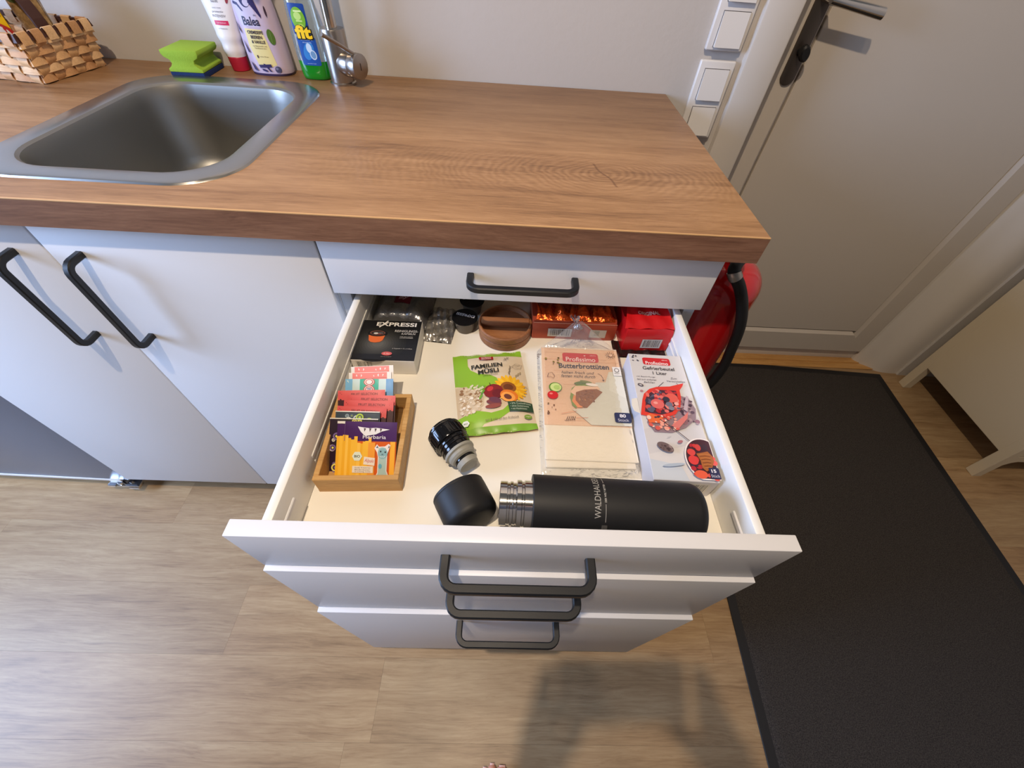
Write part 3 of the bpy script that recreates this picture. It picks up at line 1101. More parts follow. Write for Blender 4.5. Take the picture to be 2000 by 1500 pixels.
#SECTION worktop things
# ------------------------------------------------------------------ sponge
spg = thing('sponge', 'lime green scouring sponge with grip notches and a dark blue pad behind the sink', 'sponge', (-0.410, -0.058, 0.92), 0.03)
prof = [(-0.034, 0.009), (0.034, 0.009), (0.034, 0.014), (0.027, 0.018), (0.0225, 0.023), (0.0245, 0.029), (0.033, 0.033), (0.0365, 0.038), (0.036, 0.045),
        (-0.036, 0.045), (-0.0365, 0.038), (-0.033, 0.033), (-0.0245, 0.029), (-0.0225, 0.023), (-0.027, 0.018), (-0.034, 0.014)]
fm = MB().prism(prof, -0.043, 0.046, 0.0015, 2)
for i, v in enumerate(fm.v):
    fm.v[i] = Vector((v.x, v.z, v.y))
fm.f = [f[::-1] for f in fm.f]
part('foam', fm, mat('lime_foam', (146, 180, 50), 0.85, bump=(500, 0.5, 0.001)), spg)
part('scouring_pad', MB().box((-0.034, -0.043, 0.0), (0.034, 0.046, 0.0088), 0.001, 1), mat('scour_blue', (18, 44, 92), 0.9, bump=(900, 0.8, 0.001)), spg)


# ------------------------------------------------------------------ bottles at the wall
def front_surf(hw, hd, yo=0.0, p=2.0):
    """map (u across, v up) on the camera-facing half of an oval bottle; hw/hd may be functions of height"""
    def s(u, v, h):
        a = (hw(v) if callable(hw) else hw)
        bdep = (hd(v) if callable(hd) else hd)
        t = max(-0.97, min(0.97, u / a))
        y = -bdep * (1 - abs(t) ** p) ** (1 / p)
        nx, ny = t / a, y / (bdep * bdep)
        L = math.hypot(nx, ny) or 1
        return (u + nx / L * h, yo + y + ny / L * h, v)
    return s


# hand cream tube, standing on its red cap
tb = thing('cream_tube', 'white hand cream tube standing on its raspberry red cap', 'tube', (-0.335, -0.0185, 0.92))


def tw(z):
    return 0.0195 + 0.0125 * min(max((z - 0.026) / 0.10, 0), 1.2)


def td(z):
    return max(0.0185 - 0.0165 * max((z - 0.045) / 0.105, 0), 0.0022)


rings = []
for k in range(29):
    z = 0.025 + 0.125 * k / 28
    rib = 0.0011 * math.sin(2 * PI * (z - 0.027) / 0.0055) if 0.027 < z < 0.062 else 0
    rings.append(ellipse(0, 0, z, tw(z) + rib, td(z) + rib, 32))
part('body', MB().loft(rings), mat('tube_white', (232, 226, 222), 0.35), tb)
part('cap', MB().lathe([(0.0165, 0.0), (0.0178, 0.0012), (0.0192, 0.024), (0.0185, 0.0255)], 32), mat('raspberry', (186, 34, 62), 0.35), tb)
p = Print()
p.rect(-0.0135, 0.0765, 0.0145, 0.0835, (206, 40, 88)).text('URTEKRAM', 0.0005, 0.080, 0.018, 0.0022, (240, 200, 210))
p.text('INTENSIV', 0.0, 0.0905, 0.026, 0.004, (96, 100, 122)).text('protectiv', 0.0, 0.0965, 0.022, 0.004, (110, 112, 130)).text('HAND CREME', 0, 0.1025, 0.017, 0.0022, (150, 150, 165))
p.text('sanft', 0.0, 0.1125, 0.014, 0.0042, (90, 96, 120)).disc(-0.002, 0.1205, 0.0034, 0.0045, (50, 56, 84)).disc(-0.0015, 0.1195, 0.0017, 0.0028, (232, 226, 222))
p.text('mit Mandelmilch', 0.0, 0.0715, 0.018, 0.0020, (130, 130, 140))
p.disc(-0.022, 0.128, 0.007, 0.011, (226, 70, 110), 0.4).disc(0.020, 0.124, 0.005, 0.009, (232, 130, 140), -0.4).disc(0.024, 0.115, 0.0025, 0.006, (150, 60, 70), -0.3)
p.build('print', tb, front_surf(tw, td), sub=0.006)

# lilac soap refill bottle
bl = thing('soap_bottle', 'lilac soap bottle reading Balea standing between white tube and green dish soap', 'bottle', (-0.259, -0.0275, 0.92))


def bw(z):
    if z < 0.006:
        return 0.041 + 0.0035 * math.sqrt(max(z, 0) / 0.006)
    if z < 0.125:
        return 0.0445 - 0.006 * (z / 0.125) ** 2
    return max(0.0385 - 0.026 * ((z - 0.125) / 0.045) ** 2, 0.0125)


def bd(z):
    return min(0.0265, 0.6 * bw(z))


rings = [ellipse(0, 0, z, bw(z), bd(z), 40, 2.3) for z in [0, 0.0015, 0.0035, 0.006] + [0.012 + 0.0066 * k for k in range(25)]]
part('body', MB().loft(rings), mat('lilac_plastic', (198, 180, 200), 0.3, sss=0.1), bl)
part('neck', MB().lathe([(0.0125, 0.168), (0.0125, 0.182), (0.016, 0.183), (0.016, 0.200), (0.014, 0.202)], 24), mat('pump_white', (230, 226, 224), 0.3), bl)
part('base_ring', MB().loft([ellipse(0, 0, 0.0, 0.0413, 0.0252, 40, 2.3), ellipse(0, 0, 0.0028, 0.0438, 0.0268, 40, 2.3), ellipse(0, 0, 0.0045, 0.0444, 0.0270, 40, 2.3)]), mat('bottle_base_dark', (70, 58, 92), 0.3), bl)
NAVY, LIL, YEL = (46, 38, 88), (200, 190, 214), (226, 208, 142)
p = Print()
p.poly([(-0.034, 0.118), (-0.006, 0.120), (0.008, 0.108), (0.012, 0.080), (-0.026, 0.082)], LIL)
p.poly([(-0.022, 0.078), (0.012, 0.077), (0.016, 0.060), (0.022, 0.020), (0.010, 0.016), (-0.016, 0.018), (-0.024, 0.050)], YEL)
p.disc(-0.004, 0.122, 0.0105, 0.0125, NAVY).disc(-0.002, 0.1165, 0.0062, 0.0055, LIL)
p.poly([(0.002, 0.118), (0.012, 0.110), (0.019, 0.094), (0.020, 0.099), (0.013, 0.124)], NAVY)
p.poly([(-0.029, 0.118), (-0.020, 0.116), (-0.012, 0.104), (-0.015, 0.104), (-0.022, 0.112), (-0.030, 0.114)], NAVY)
p.text('Balea', -0.003, 0.0895, 0.033, 0.0135, (34, 34, 66), bold=0.02).text('dm', 0.008, 0.099, 0.005, 0.003, (60, 60, 90))
p.text('CREMESEIFE', -0.002, 0.0725, 0.031, 0.0052, (40, 32, 48), bold=0.03)
p.text('BEEREN', -0.002, 0.0650, 0.023, 0.0052, (40, 32, 48), bold=0.03)
p.text('& VANILLE', -0.001, 0.0575, 0.027, 0.0052, (40, 32, 48), bold=0.03)
p.text('mit Beerenduft und', -0.001, 0.0510, 0.028, 0.0022, (110, 96, 60)).text('Vanilleextrakt', -0.001, 0.0475, 0.024, 0.0022, (110, 96, 60))
p.text('milde Pflege', 0.001, 0.0335, 0.018, 0.0022, (110, 96, 60)).disc(-0.012, 0.0335, 0.0016, 0.0026, (60, 40, 40))
p.disc(0.0265, 0.066, 0.0062, 0.0125, (84, 116, 44), 0.12).line([(0.0262, 0.057), (0.0268, 0.075)], 0.0006, (120, 150, 80))
p.poly([(-0.016, 0.0195), (0.010, 0.0215), (0.011, 0.0165), (-0.015, 0.0145)], NAVY)
p.poly([(-0.006, 0.022), (-0.002, 0.0215), (0.0085, 0.0085), (0.0045, 0.0085)], NAVY).disc(-0.006, 0.0105, 0.006, 0.0018, NAVY, -0.3)
p.disc(0.0215, 0.0125, 0.0062, 0.0056, (70, 70, 100)).disc(0.0195, 0.0140, 0.0028, 0.0024, (120, 120, 150))
p.poly([(-0.036, 0.090), (-0.031, 0.076), (-0.029, 0.068), (-0.034, 0.074)], NAVY).poly([(-0.033, 0.060), (-0.029, 0.050), (-0.025, 0.038), (-0.030, 0.040)], NAVY)
p.poly([(-0.032, 0.024), (-0.026, 0.018), (-0.020, 0.008), (-0.029, 0.010)], NAVY)
p.disc(0.029, 0.105, 0.0016, 0.008, (60, 40, 60), 0.05)
p.build('print', bl, front_surf(bw, bd, 0.0, 2.3), sub=0.006)

# washing-up liquid
dsb = thing('dish_soap_bottle', 'clear washing-up liquid bottle with green liquid and blue fit label beside the tap', 'bottle', (-0.157, -0.044, 0.92))


def dw(z):
    if z < 0.10:
        return 0.0295 + 0.003 * math.sin(PI * min(z, 0.1) / 0.1)
    return max(0.0295 - 0.016 * ((z - 0.10) / 0.08) ** 2, 0.0105)


def dd_(z):
    return min(0.019, 0.64 * dw(z))


zs = [0.0325] + [0.0335 + 0.0065 * k for k in range(24)]
part('bottle', MB().loft([ellipse(0, 0, z, dw(z), dd_(z), 36, 2.6) for z in zs]), M_CLEAR, dsb)
lq = MB().loft([ellipse(0, 0, z, dw(z) - c, dd_(z) - c, 36, 2.6) for z, c in ((0.0, 0.004), (0.0015, 0.0015), (0.004, 0.0003), (0.008, 0.0), (0.016, 0.0), (0.024, 0.0), (0.0322, 0.0))])
part('green_liquid', lq, mat('green_liquid', (20, 128, 28), 0.12, coat=0.4), dsb)
part('cap', MB().lathe([(0.0125, 0.186), (0.013, 0.188), (0.012, 0.205), (0.006, 0.208), (0.005, 0.218)], 24), mat('cap_green', (150, 190, 80), 0.35), dsb)
p = Print(base=0.0002)
BLU = (18, 62, 140)
p.poly(roundrect(-0.0195, 0.0755, 0.0135, 0.1225, 0.003, 4), BLU)
p.poly(roundrect(-0.0175, 0.026, 0.0200, 0.072, 0.003, 4), (24, 78, 160))
p.disc(0.001, 0.050, 0.010, 0.016, (52, 126, 196), -0.5).disc(0.003, 0.055, 0.0055, 0.008, (196, 214, 232)).disc(0.0085, 0.044, 0.0066, 0.0082, (206, 220, 236), 0.2)
p.disc(0.0085, 0.044, 0.005, 0.0064, (110, 150, 190), 0.2)
p.text('ORIGINAL', 0.002, 0.0685, 0.024, 0.003, (200, 214, 236)).text('SPÜLMITTEL', 0.002, 0.0640, 0.018, 0.0022, (200, 214, 236))
p.disc(-0.003, 0.100, 0.0135, 0.0175, (118, 176, 44)).disc(-0.0035, 0.104, 0.007, 0.006, (186, 218, 120)).rect(-0.009, 0.110, 0.006, 0.1125, (214, 232, 160)).rect(-0.008, 0.0955, 0.004, 0.098, (196, 220, 130))
p.disc(-0.001, 0.089, 0.006, 0.004, (170, 205, 80))
p.text('fit', 0.0005, 0.0795, 0.0345, 0.0235, (26, 22, 16), bold=0.11).text('fit', 0.0, 0.0800, 0.0315, 0.0210, (250, 206, 34), bold=0.045)
p.text('natürlich frisch', 0.001, 0.0295, 0.018, 0.0016, (180, 200, 230))
p.build('label', dsb, front_surf(dw, dd_, 0.0, 2.6), sub=0.006)

# ------------------------------------------------------------------ woven basket with packets
BKX, BKY, BKZ = -0.735, -0.109, 0.92
bk = thing('basket', 'woven wood-splint basket with a dark handle at the left end of the worktop', 'basket', (BKX, BKY, BKZ), math.radians(-8))
HXb, HYb, HZb, FL = 0.115, 0.072, 0.066, 0.012
M_SPL = [wood_oak('splint_%d' % i, [(0.3, lin(a)), (0.6, lin(b_))], rough=0.6, streak=0.3) for i, (a, b_) in enumerate((((176, 128, 82), (222, 176, 124)), ((160, 110, 70), (206, 156, 106)), ((190, 146, 100), (232, 192, 144))))]
M_SPLD = mat('splint_dark', (70, 38, 26), 0.55, bump=(200, 0.3, 0.001))


def per(s, z):
    """point and outward normal on the basket wall; s runs 0..4 round the four sides"""
    t = z / HZb
    hx, hy = HXb + FL * t, HYb + FL * 0.8 * t
    side, q = int(s) % 4, s - int(s)
    r = 0.016
    c = [((hx, -hy), (hx, hy), (1, 0)), ((hx, hy), (-hx, hy), (0, 1)), ((-hx, hy), (-hx, -hy), (-1, 0)), ((-hx, -hy), (hx, -hy), (0, -1))][side]
    a, b_ = Vector((c[0][0], c[0][1], z)), Vector((c[1][0], c[1][1], z))
    return a.lerp(b_, q), Vector((c[2][0], c[2][1], 0.18)).normalized()


counts = (6, 8, 6, 8)
ups = []
for sd in range(4):
    for k in range(counts[sd]):
        ups.append(sd + (k + 0.5) / counts[sd])
NR = 5
for ui, s in enumerate(ups):
    pth, upv = [], []
    for k in range(NR * 4 + 1):
        z = HZb * k / (NR * 4) + 0.001
        P, N = per(s, min(z, HZb))
        o = 0.0022 * math.cos(PI * (z / HZb * NR - 0.5)) * (1 if ui % 2 else -1)
        pth.append(P + N * o)
        upv.append(N)
    part('splint', MB().rectsweep(pth, 0.0195, 0.0012, up=upv, smooth=True), M_SPL[ui % 3], bk)
for rI in range(NR):
    z = HZb * (rI + 0.5) / NR + 0.001
    pth, upv = [], []
    lens = []
    for sd in range(4):
        n = counts[sd] * 4
        for k in range(n):
            q = k / n
            P, N = per(sd + q, z)
            ph = q * counts[sd] - 0.5
            o = -0.0022 * math.cos(PI * (ph)) * (1 if rI % 2 else -1)
            # keep the strips alternating with the uprights
            o = 0.0024 * math.cos(PI * ph) * (-1 if rI % 2 else 1)
            pth.append(P + N * o)
            upv.append(N)
    part('weaver', MB().rectsweep(pth, 0.0118, 0.0012, up=upv, closed=True, smooth=True), M_SPL[(rI + 1) % 3], bk)
rimp, rimn = [], []
for sd in range(4):
    for k in range(6):
        P, N = per(sd + k / 6, HZb)
        rimp.append(P + Vector((0, 0, 0.003)))
        rimn.append(N)
part('rim', MB().rectsweep(rimp, 0.012, 0.0045, up=rimn, closed=True), M_SPLD, bk)
for sd in range(4):
    for k in range(counts[sd]):
        s = sd + (k + 0.5) / counts[sd]
        P, N = per(s, HZb)
        T = Vector((-N.y, N.x, 0)).normalized()
        Z = Vector((0, 0, 1))
        path = [P + N * 0.0042 + Z * (-0.008), P + N * 0.0046 + Z * 0.003, P + N * 0.003 + Z * 0.0098, P + Z * 0.0108, P - N * 0.003 + Z * 0.0098, P - N * 0.0044 + Z * 0.003, P - N * 0.0042 - Z * 0.006]
        part('rim_wrap', MB().rectsweep(path, 0.0185, 0.0011, up=[N, N, (N + Z).normalized(), Z, (Z - N).normalized(), -N, -N], smooth=True), M_SPL[(k + sd) % 3], bk)
part('bottom', MB().box((-HXb, -HYb, 0.0005), (HXb, HYb, 0.0025)), M_SPL[1], bk)
hp_ = []
for k in range(21):
    a = PI * k / 20
    hp_.append(((HXb - 0.006 + 0.010 * math.sin(a)) * math.cos(a), -0.002, HZb * 0.25 + 0.165 * max(math.sin(a), 0) ** 0.75))
part('handle', MB().rectsweep(hp_, 0.024, 0.004, up=[Vector((math.cos(PI * k / 20), 0, math.sin(PI * k / 20) + 0.001)) for k in range(21)], smooth=False), M_SPLD, bk)


def pouch_mesh(w, h, t, nu=16, nv=20, wob=0.0, seed=0, crimp=0.08):
    """upright filled pouch in the local x-z plane, base at z=0"""
    rnd = random.Random(seed)
    ph = [rnd.uniform(0, 6.28) for _ in range(4)]

    def f(sgn):
        def s(u, v):
            x = (u - 0.5) * 2
            e = (1 - abs(x) ** 3) * (1 - abs(2 * v - 1) ** 5)
            wv = wob * (math.sin(7 * u + 9 * v + ph[0]) + math.sin(13 * u - 5 * v + ph[1]))
            return (x * w / 2 * (1 - 0.04 * e), sgn * (t / 2 * e + 0.0004) + wv * (0.3 + e), v * h)
        return s
    return MB().grid(f(-1), nu, nv).grid(f(1), nu, nv, flip=True), f(-1)


pk = thing('snack_packet', 'yellow packet with a white oval label and green top in the basket', 'packet', (-0.712, -0.150, 0.928), math.radians(-10))
mb, sf = pouch_mesh(0.105, 0.15, 0.036, wob=0.0008, seed=4)
part('pouch', mb, mat('pouch_yellow', (226, 176, 18), 0.3), pk)
p = Print(base=0.0006)
p.rect(-0.051, 0.083, 0.051, 0.092, (20, 30, 34)).rect(-0.051, 0.092, 0.051, 0.148, (52, 84, 60))
p.disc(0.018, 0.060, 0.036, 0.021, (170, 40, 34)).disc(0.017, 0.058, 0.034, 0.0195, (214, 208, 204)).text('Snack', 0.022, 0.058, 0.030, 0.009, (70, 60, 60))
p.build('print', pk, lambda u, v, h: tuple(Vector(sf(u / 0.105 + 0.5, v / 0.15)) + Vector((0, -h, 0))), sub=0.008)
kp = thing('nut_bag', 'crinkled clear bag of nuts with a green label leaning in the basket', 'bag', (-0.672, -0.085, 0.930), math.radians(-20))
mb, sf2 = pouch_mesh(0.088, 0.15, 0.034, wob=0.0016, seed=9)
part('pouch', mb, speckled('nut_bag', (112, 82, 50), (196, 166, 122), 60, rough=0.35, bump=0.6, dist=0.004), kp)
p = Print(base=0.0006)
p.disc(0.004, 0.112, 0.0185, 0.021, (78, 92, 58)).rect(-0.006, 0.118, 0.014, 0.122, (150, 160, 120))
p.build('label', kp, lambda u, v, h: tuple(Vector(sf2(u / 0.088 + 0.5, v / 0.15)) + Vector((0, -h, 0))), sub=0.008)


#SECTION drawer contents
ZF = 0.700      # inside floor of the open drawer


def flat(z):
    return lambda u, v, h: (u, v, z + h)


def face_front(y):
    """print on the camera-facing side of a box: u across, v up"""
    return lambda u, v, h: (u, y - h, v)


# ------------------------------------------------------------------ capsule cleaner box
ex = thing('capsule_box', 'black and white carton reading EXPRESSI in the back left corner of the drawer', 'box', (0.0875, -0.668, ZF), math.radians(1.0))
w, dpt, hgt = 0.0985, 0.093, 0.031
part('carton', MB().box((-w / 2, -dpt / 2, 0), (w / 2, dpt / 2, hgt), 0.0008, 1), M_CARDWHITE, ex)
p = Print()
W2, D2 = w / 2 - 0.0004, dpt / 2 - 0.0004
p.rect(-W2, -D2, W2, D2, (22, 22, 24), rough=0.3)
for k in range(10):
    q = k / 10
    c = int(30 + 75 * q ** 1.3)
    p.disc(-0.014, -0.010, 0.040 * (1 - q) + 0.005, 0.036 * (1 - q) + 0.004, (c, c, c - 2), n=28, rough=0.3)
p.rect(-W2, -D2, W2, -D2 + 0.0125, (26, 25, 27), rough=0.3)
p.text('EXPRESSI', 0.008, 0.0365, 0.066, 0.0095, (226, 222, 216), bold=0.025)
p.line([(-0.0195, 0.0285), (-0.0075, 0.0445)], 0.0022, (226, 222, 216))
p.text('REINIGUNGS-', 0.027, 0.0205, 0.038, 0.0052, (206, 202, 196)).text('KAPSELN', 0.031, 0.0140, 0.022, 0.0042, (206, 202, 196))
p.text('FÜR DAS KAPSEL', 0.029, 0.0070, 0.021, 0.0022, (190, 186, 180)).text('SYSTEM EXPRESSI', 0.029, 0.0038, 0.021, 0.0022, (190, 186, 180))
# picture of an orange capsule
p.poly([(-0.0325, 0.0085), (-0.030, -0.004), (-0.026, -0.0075), (-0.019, -0.0085), (-0.012, -0.0070), (-0.008, -0.003), (-0.006, 0.0085)], (226, 110, 52))
p.disc(-0.019, 0.0135, 0.0160, 0.0078, (14, 14, 16)).disc(-0.019, 0.0140, 0.0125, 0.0058, (110, 72, 60)).disc(-0.019, 0.0136, 0.0105, 0.0042, (40, 34, 34))
p.disc(-0.0215, 0.0128, 0.0038, 0.0020, (214, 206, 200)).rect(-0.0175, 0.0132, -0.0105, 0.0140, (190, 180, 176)).rect(-0.018, 0.0105, -0.013, 0.0114, (180, 60, 60))
p.text('6 Kapseln = 3 x 2 Anw.', 0.027, -0.0215, 0.032, 0.0030, (190, 186, 180))
p.disc(0.0045, -0.0330, 0.0082, 0.0042, (214, 100, 104)).text('K-fee', 0.0045, -0.0330, 0.009, 0.003, (250, 220, 220)).text('SYSTEM', 0.0045, -0.0400, 0.016, 0.0016, (150, 146, 142))
p.build('print', ex, flat(hgt))
p = Print().barcode(-0.043, 0.004, -0.016, 0.029, 5, (214, 208, 196))
p.build('barcode', ex, face_front(-dpt / 2))

# ------------------------------------------------------------------ bamboo tray with tea sachets
TB = (0.0960, -0.8500, ZF)
ty = thing('tea_tray', 'small bamboo tray holding tea sachets at the left side of the drawer', 'tray', TB, math.radians(2.6))
tw_, tl_, th_, tt = 0.105, 0.137, 0.032, 0.0068
tr = MB().box((-tw_ / 2, -tl_ / 2, 0.0), (tw_ / 2, tl_ / 2, 0.005))
part('base', tr, M_BAMBOO, ty)
for a, b_ in (((-tw_ / 2, -tl_ / 2), (tw_ / 2, -tl_ / 2 + tt)), ((-tw_ / 2, tl_ / 2 - tt), (tw_ / 2, tl_ / 2)), ((-tw_ / 2, -tl_ / 2 + tt), (-tw_ / 2 + tt, tl_ / 2 - tt)), ((tw_ / 2 - tt, -tl_ / 2 + tt), (tw_ / 2, tl_ / 2 - tt))):
    part('side', MB().box((a[0], a[1], 0.0048), (b_[0], b_[1], th_), 0.0006, 1), M_BAMBOO, ty)


def sachet(name, label, top_l, top_r, length, tilt_dy, paper, design, group=None, thick=0.0011, cat='tea bag'):
    """flat tea sachet: top edge from top_l to top_r (world), hanging down and forward by tilt_dy over its length"""
    A, B = Vector(top_l), Vector(top_r)
    tilt_dy = length * 0.83
    u = (B - A)
    wd = u.length
    u.normalize()
    dz = -math.sqrt(max(length ** 2 - tilt_dy ** 2, 1e-6))
    v = Vector((0, tilt_dy, -dz)).normalized()          # up along the sachet
    v = (v - u * v.dot(u)).normalized()
    n = u.cross(v)
    if n.y > 0:
        n = -n
    O = (A + B) / 2 - v * length
    R3 = Matrix((u, v, n)).transposed().to_4x4()
    e = bpy.data.objects.new(name, None)
    COL.objects.link(e)
    e.matrix_world = Matrix.Translation(O) @ R3
    tag(e, label, cat, group)

    def hgt(a, b):
        x = 2 * a / wd
        y = 2 * b / length - 1
        return thick * max(1 - abs(x) ** 4, 0) * max(1 - abs(y) ** 5, 0) + 0.0003
    mb = MB().grid(lambda a, b: ((a - 0.5) * wd, b * length, hgt((a - 0.5) * wd, b * length)), 10, 12)
    mb.grid(lambda a, b: ((a - 0.5) * wd, b * length, -hgt((a - 0.5) * wd, b * length) * 0.6), 10, 12, flip=True)
    part('envelope', mb, ink(paper, 0.3), e)
    if design:
        p = Print(base=0.00012, step=0.00005)
        design(p, wd, length)
        p.build('print', e, lambda a, b, h: (a, b, hgt(a, b) + h), sub=0.009, clip=(-wd / 2, 0, wd / 2, length))
    return e


def d_front(p, w, L):
    PUR, YE = (70, 34, 92), (240, 178, 46)
    x0 = -w / 2
    p.rect(-w / 2, 0, w / 2, L, (214, 96, 34), rough=0.25)
    p.rect(x0, L * 0.66, w / 2, L, PUR, rough=0.25)
    rnd = random.Random(5)
    x = x0
    while x < 0.004:
        ww = rnd.uniform(0.0028, 0.0045)
        t = L * rnd.uniform(0.62, 0.78)
        p.rect(x, 0, min(x + ww, w / 2), t, rnd.choice((YE, (246, 190, 62), (232, 164, 38), (250, 198, 80))), rough=0.25)
        x += ww
    p.rect(0.003, 0, 0.012, L * 0.64, (240, 160, 60), rough=0.25).rect(w / 2 - 0.0075, 0, w / 2 - 0.0012, L * 0.66, (244, 178, 60), rough=0.25)
    p.rect(x0, L - 0.0032, x0 + 0.010, L, (226, 220, 214)).line([(x0 + 0.0105, L * 0.66), (x0 + 0.0105, L)], 0.0004, (110, 76, 130))
    # silver wing emblem and name
    p.poly([(-0.012, L - 0.0065), (-0.006, L - 0.0075), (0.004, L - 0.0085), (0.012, L - 0.0078), (0.030, L - 0.0098), (0.020, L - 0.0125), (0.012, L - 0.0165), (-0.002, L - 0.019), (-0.008, L - 0.013)], (232, 228, 226), 0.2)
    for k in range(4):
        p.poly([(-0.004 + k * 0.007, L - 0.0085), (-0.001 + k * 0.007, L - 0.009), (-0.003 + k * 0.007, L - 0.0135)], (70, 50, 60))
    p.text('Herbaria', 0.0105, L - 0.0200, 0.030, 0.0048, (236, 230, 232))
    # organic seal
    p.disc(-0.0105, L * 0.40, 0.0066, 0.0066, (222, 232, 216), n=6).text('BIO', -0.0105, L * 0.40, 0.0075, 0.0034, (60, 70, 56), bold=0.02)
    p.poly([(-0.002, 0.020), (0.0125, 0.0185), (0.0128, 0.0285), (-0.0015, 0.030)], (236, 226, 214)).text('Alpaki', 0.0055, 0.0243, 0.0125, 0.0062, (196, 60, 70), rot=-0.08, shear=0.2)
    p.rect(-0.016, 0.009, 0.0108, 0.0178, (232, 224, 208))
    for k, s in enumerate(('Kinder Kräutertee', 'Biokräuter', 'fruchtig mild')):
        p.text(s, -0.0026, 0.0157 - 0.0026 * k, 0.020, 0.0018, (120, 90, 80))
    # blue alpaca
    A, AW = (134, 178, 184), (238, 226, 220)
    p.poly([(0.0135, 0.002), (0.0165, 0.010), (0.0165, 0.030), (0.0150, 0.036), (0.0115, 0.0415), (0.0145, 0.0465), (0.0175, 0.0435), (0.0250, 0.0440), (0.0295, 0.0475), (0.0320, 0.0455), (0.0300, 0.0385), (0.0285, 0.034), (0.0285, 0.012), (0.0325, 0.002)], AW)
    p.poly([(0.0150, 0.002), (0.0175, 0.010), (0.0175, 0.030), (0.0160, 0.036), (0.0172, 0.0415), (0.0215, 0.0430), (0.0260, 0.0420), (0.0285, 0.0375), (0.0275, 0.033), (0.0275, 0.012), (0.0310, 0.002)], (168, 196, 192))
    p.disc(0.0225, 0.0345, 0.0062, 0.0072, A).disc(0.0198, 0.0372, 0.0010, 0.0012, (30, 36, 44)).disc(0.0258, 0.0365, 0.0010, 0.0012, (30, 36, 44))
    p.disc(0.0222, 0.0335, 0.0014, 0.0009, (90, 120, 130)).line([(0.0188, 0.0312), (0.0205, 0.0300), (0.0225, 0.0303), (0.0245, 0.0300), (0.0258, 0.0318)], 0.0006, (230, 238, 238))
    p.poly([(0.0135, 0.0420), (0.0155, 0.0450), (0.0168, 0.0415)], (96, 120, 136)).poly([(0.0290, 0.0415), (0.0302, 0.0455), (0.0310, 0.0430)], (96, 100, 110))
    p.disc(0.0200, 0.018, 0.0022, 0.0032, (96, 170, 196))
    for k in range(6):
        p.line([(0.0165 + k * 0.0026, 0.001), (0.0175 + k * 0.0022, 0.006)], 0.0011, (90, 100, 116) if k % 2 else (222, 226, 226))


def d_pattern(cols, seed, base):
    def f(p, w, L):
        p.rect(-w / 2, 0, w / 2, L, base, rough=0.3)
        rnd = random.Random(seed)
        for _ in range(60):
            a, b_ = rnd.uniform(-w / 2 + 0.004, w / 2 - 0.004), rnd.uniform(0.004, L - 0.004)
            r = rnd.uniform(0.0022, 0.0052)
            c = rnd.choice(cols)
            p.disc(a, b_, r, r, c, n=12)
            p.disc(a, b_, r * 0.62, r * 0.62, base, n=12)
            p.disc(a, b_, r * 0.36, r * 0.36, rnd.choice(cols), n=10)
            p.h -= p.step * 2.6
        p.h += p.step * 4
        p.rect(-w / 2, L - 0.0014, w / 2, L, (220, 216, 206))
    return f


def d_fruit(p, w, L):
    p.rect(-w / 2, 0, w / 2, L, (66, 34, 40), rough=0.3).rect(-w / 2, L - 0.0135, w / 2, L, (216, 84, 84), rough=0.35)
    p.text('FRUIT SELECTION', 0.004, L - 0.0055, 0.036, 0.0034, (110, 34, 40), bold=0.02)


def d_blue(p, w, L):
    p.rect(-w / 2, 0, w / 2, L, (206, 226, 224), rough=0.2)
    p.rect(-w / 2, 0, -w / 2 + 0.010, L, (126, 184, 222), rough=0.2).rect(w / 2 - 0.010, 0, w / 2, L, (120, 170, 214), rough=0.2)
    p.rect(-0.013, 0, 0.013, L, (86, 186, 160), rough=0.2)
    for k in range(4):
        r = 0.0078 - 0.0012 * k
        for cy in (L - 0.0045, L - 0.0150):
            p.disc(0.0, cy, r, r * 0.75, (196, 66, 66) if k % 2 == 0 else (236, 226, 220), n=18)
    p.text('TEE', 0.0, L - 0.0150, 0.006, 0.004, (60, 90, 150), bold=0.03)


def d_pink(p, w, L):
    p.rect(-w / 2, 0, w / 2, L, (232, 228, 224)).rect(-w / 2 + 0.005, 0, w / 2 - 0.006, L - 0.0006, (234, 128, 124))
    p.line([(-w / 2 + 0.005, L - 0.0100), (w / 2 - 0.006, L - 0.0085)], 0.0005, (170, 80, 80))


GT = 'tea sachets in the bamboo tray'
sachet('tea_sachet', 'purple and yellow tea sachet with a blue alpaca at the front of the bamboo tray', (0.0605, -0.8412, 0.746), (0.1385, -0.8400, 0.746), 0.076, 0.0640, (240, 178, 46), d_front, GT)
sachet('tea_sachet', 'dark sachet with yellow dots sticking out furthest left in the bamboo tray', (0.0480, -0.8350, 0.7440), (0.1120, -0.8340, 0.7440), 0.074, 0.0605, (44, 26, 46), d_pattern(((226, 214, 110), (160, 180, 70), (230, 224, 200), (120, 96, 150)), 3, (40, 22, 40)), GT)
sachet('tea_sachet', 'grey sachet with green ring pattern right behind the purple alpaca sachet', (0.0540, -0.8260, 0.7480), (0.1130, -0.8250, 0.7480), 0.074, 0.0610, (70, 84, 92), d_pattern(((150, 170, 180), (170, 196, 60), (206, 214, 206), (96, 112, 130)), 8, (58, 70, 80)), GT)
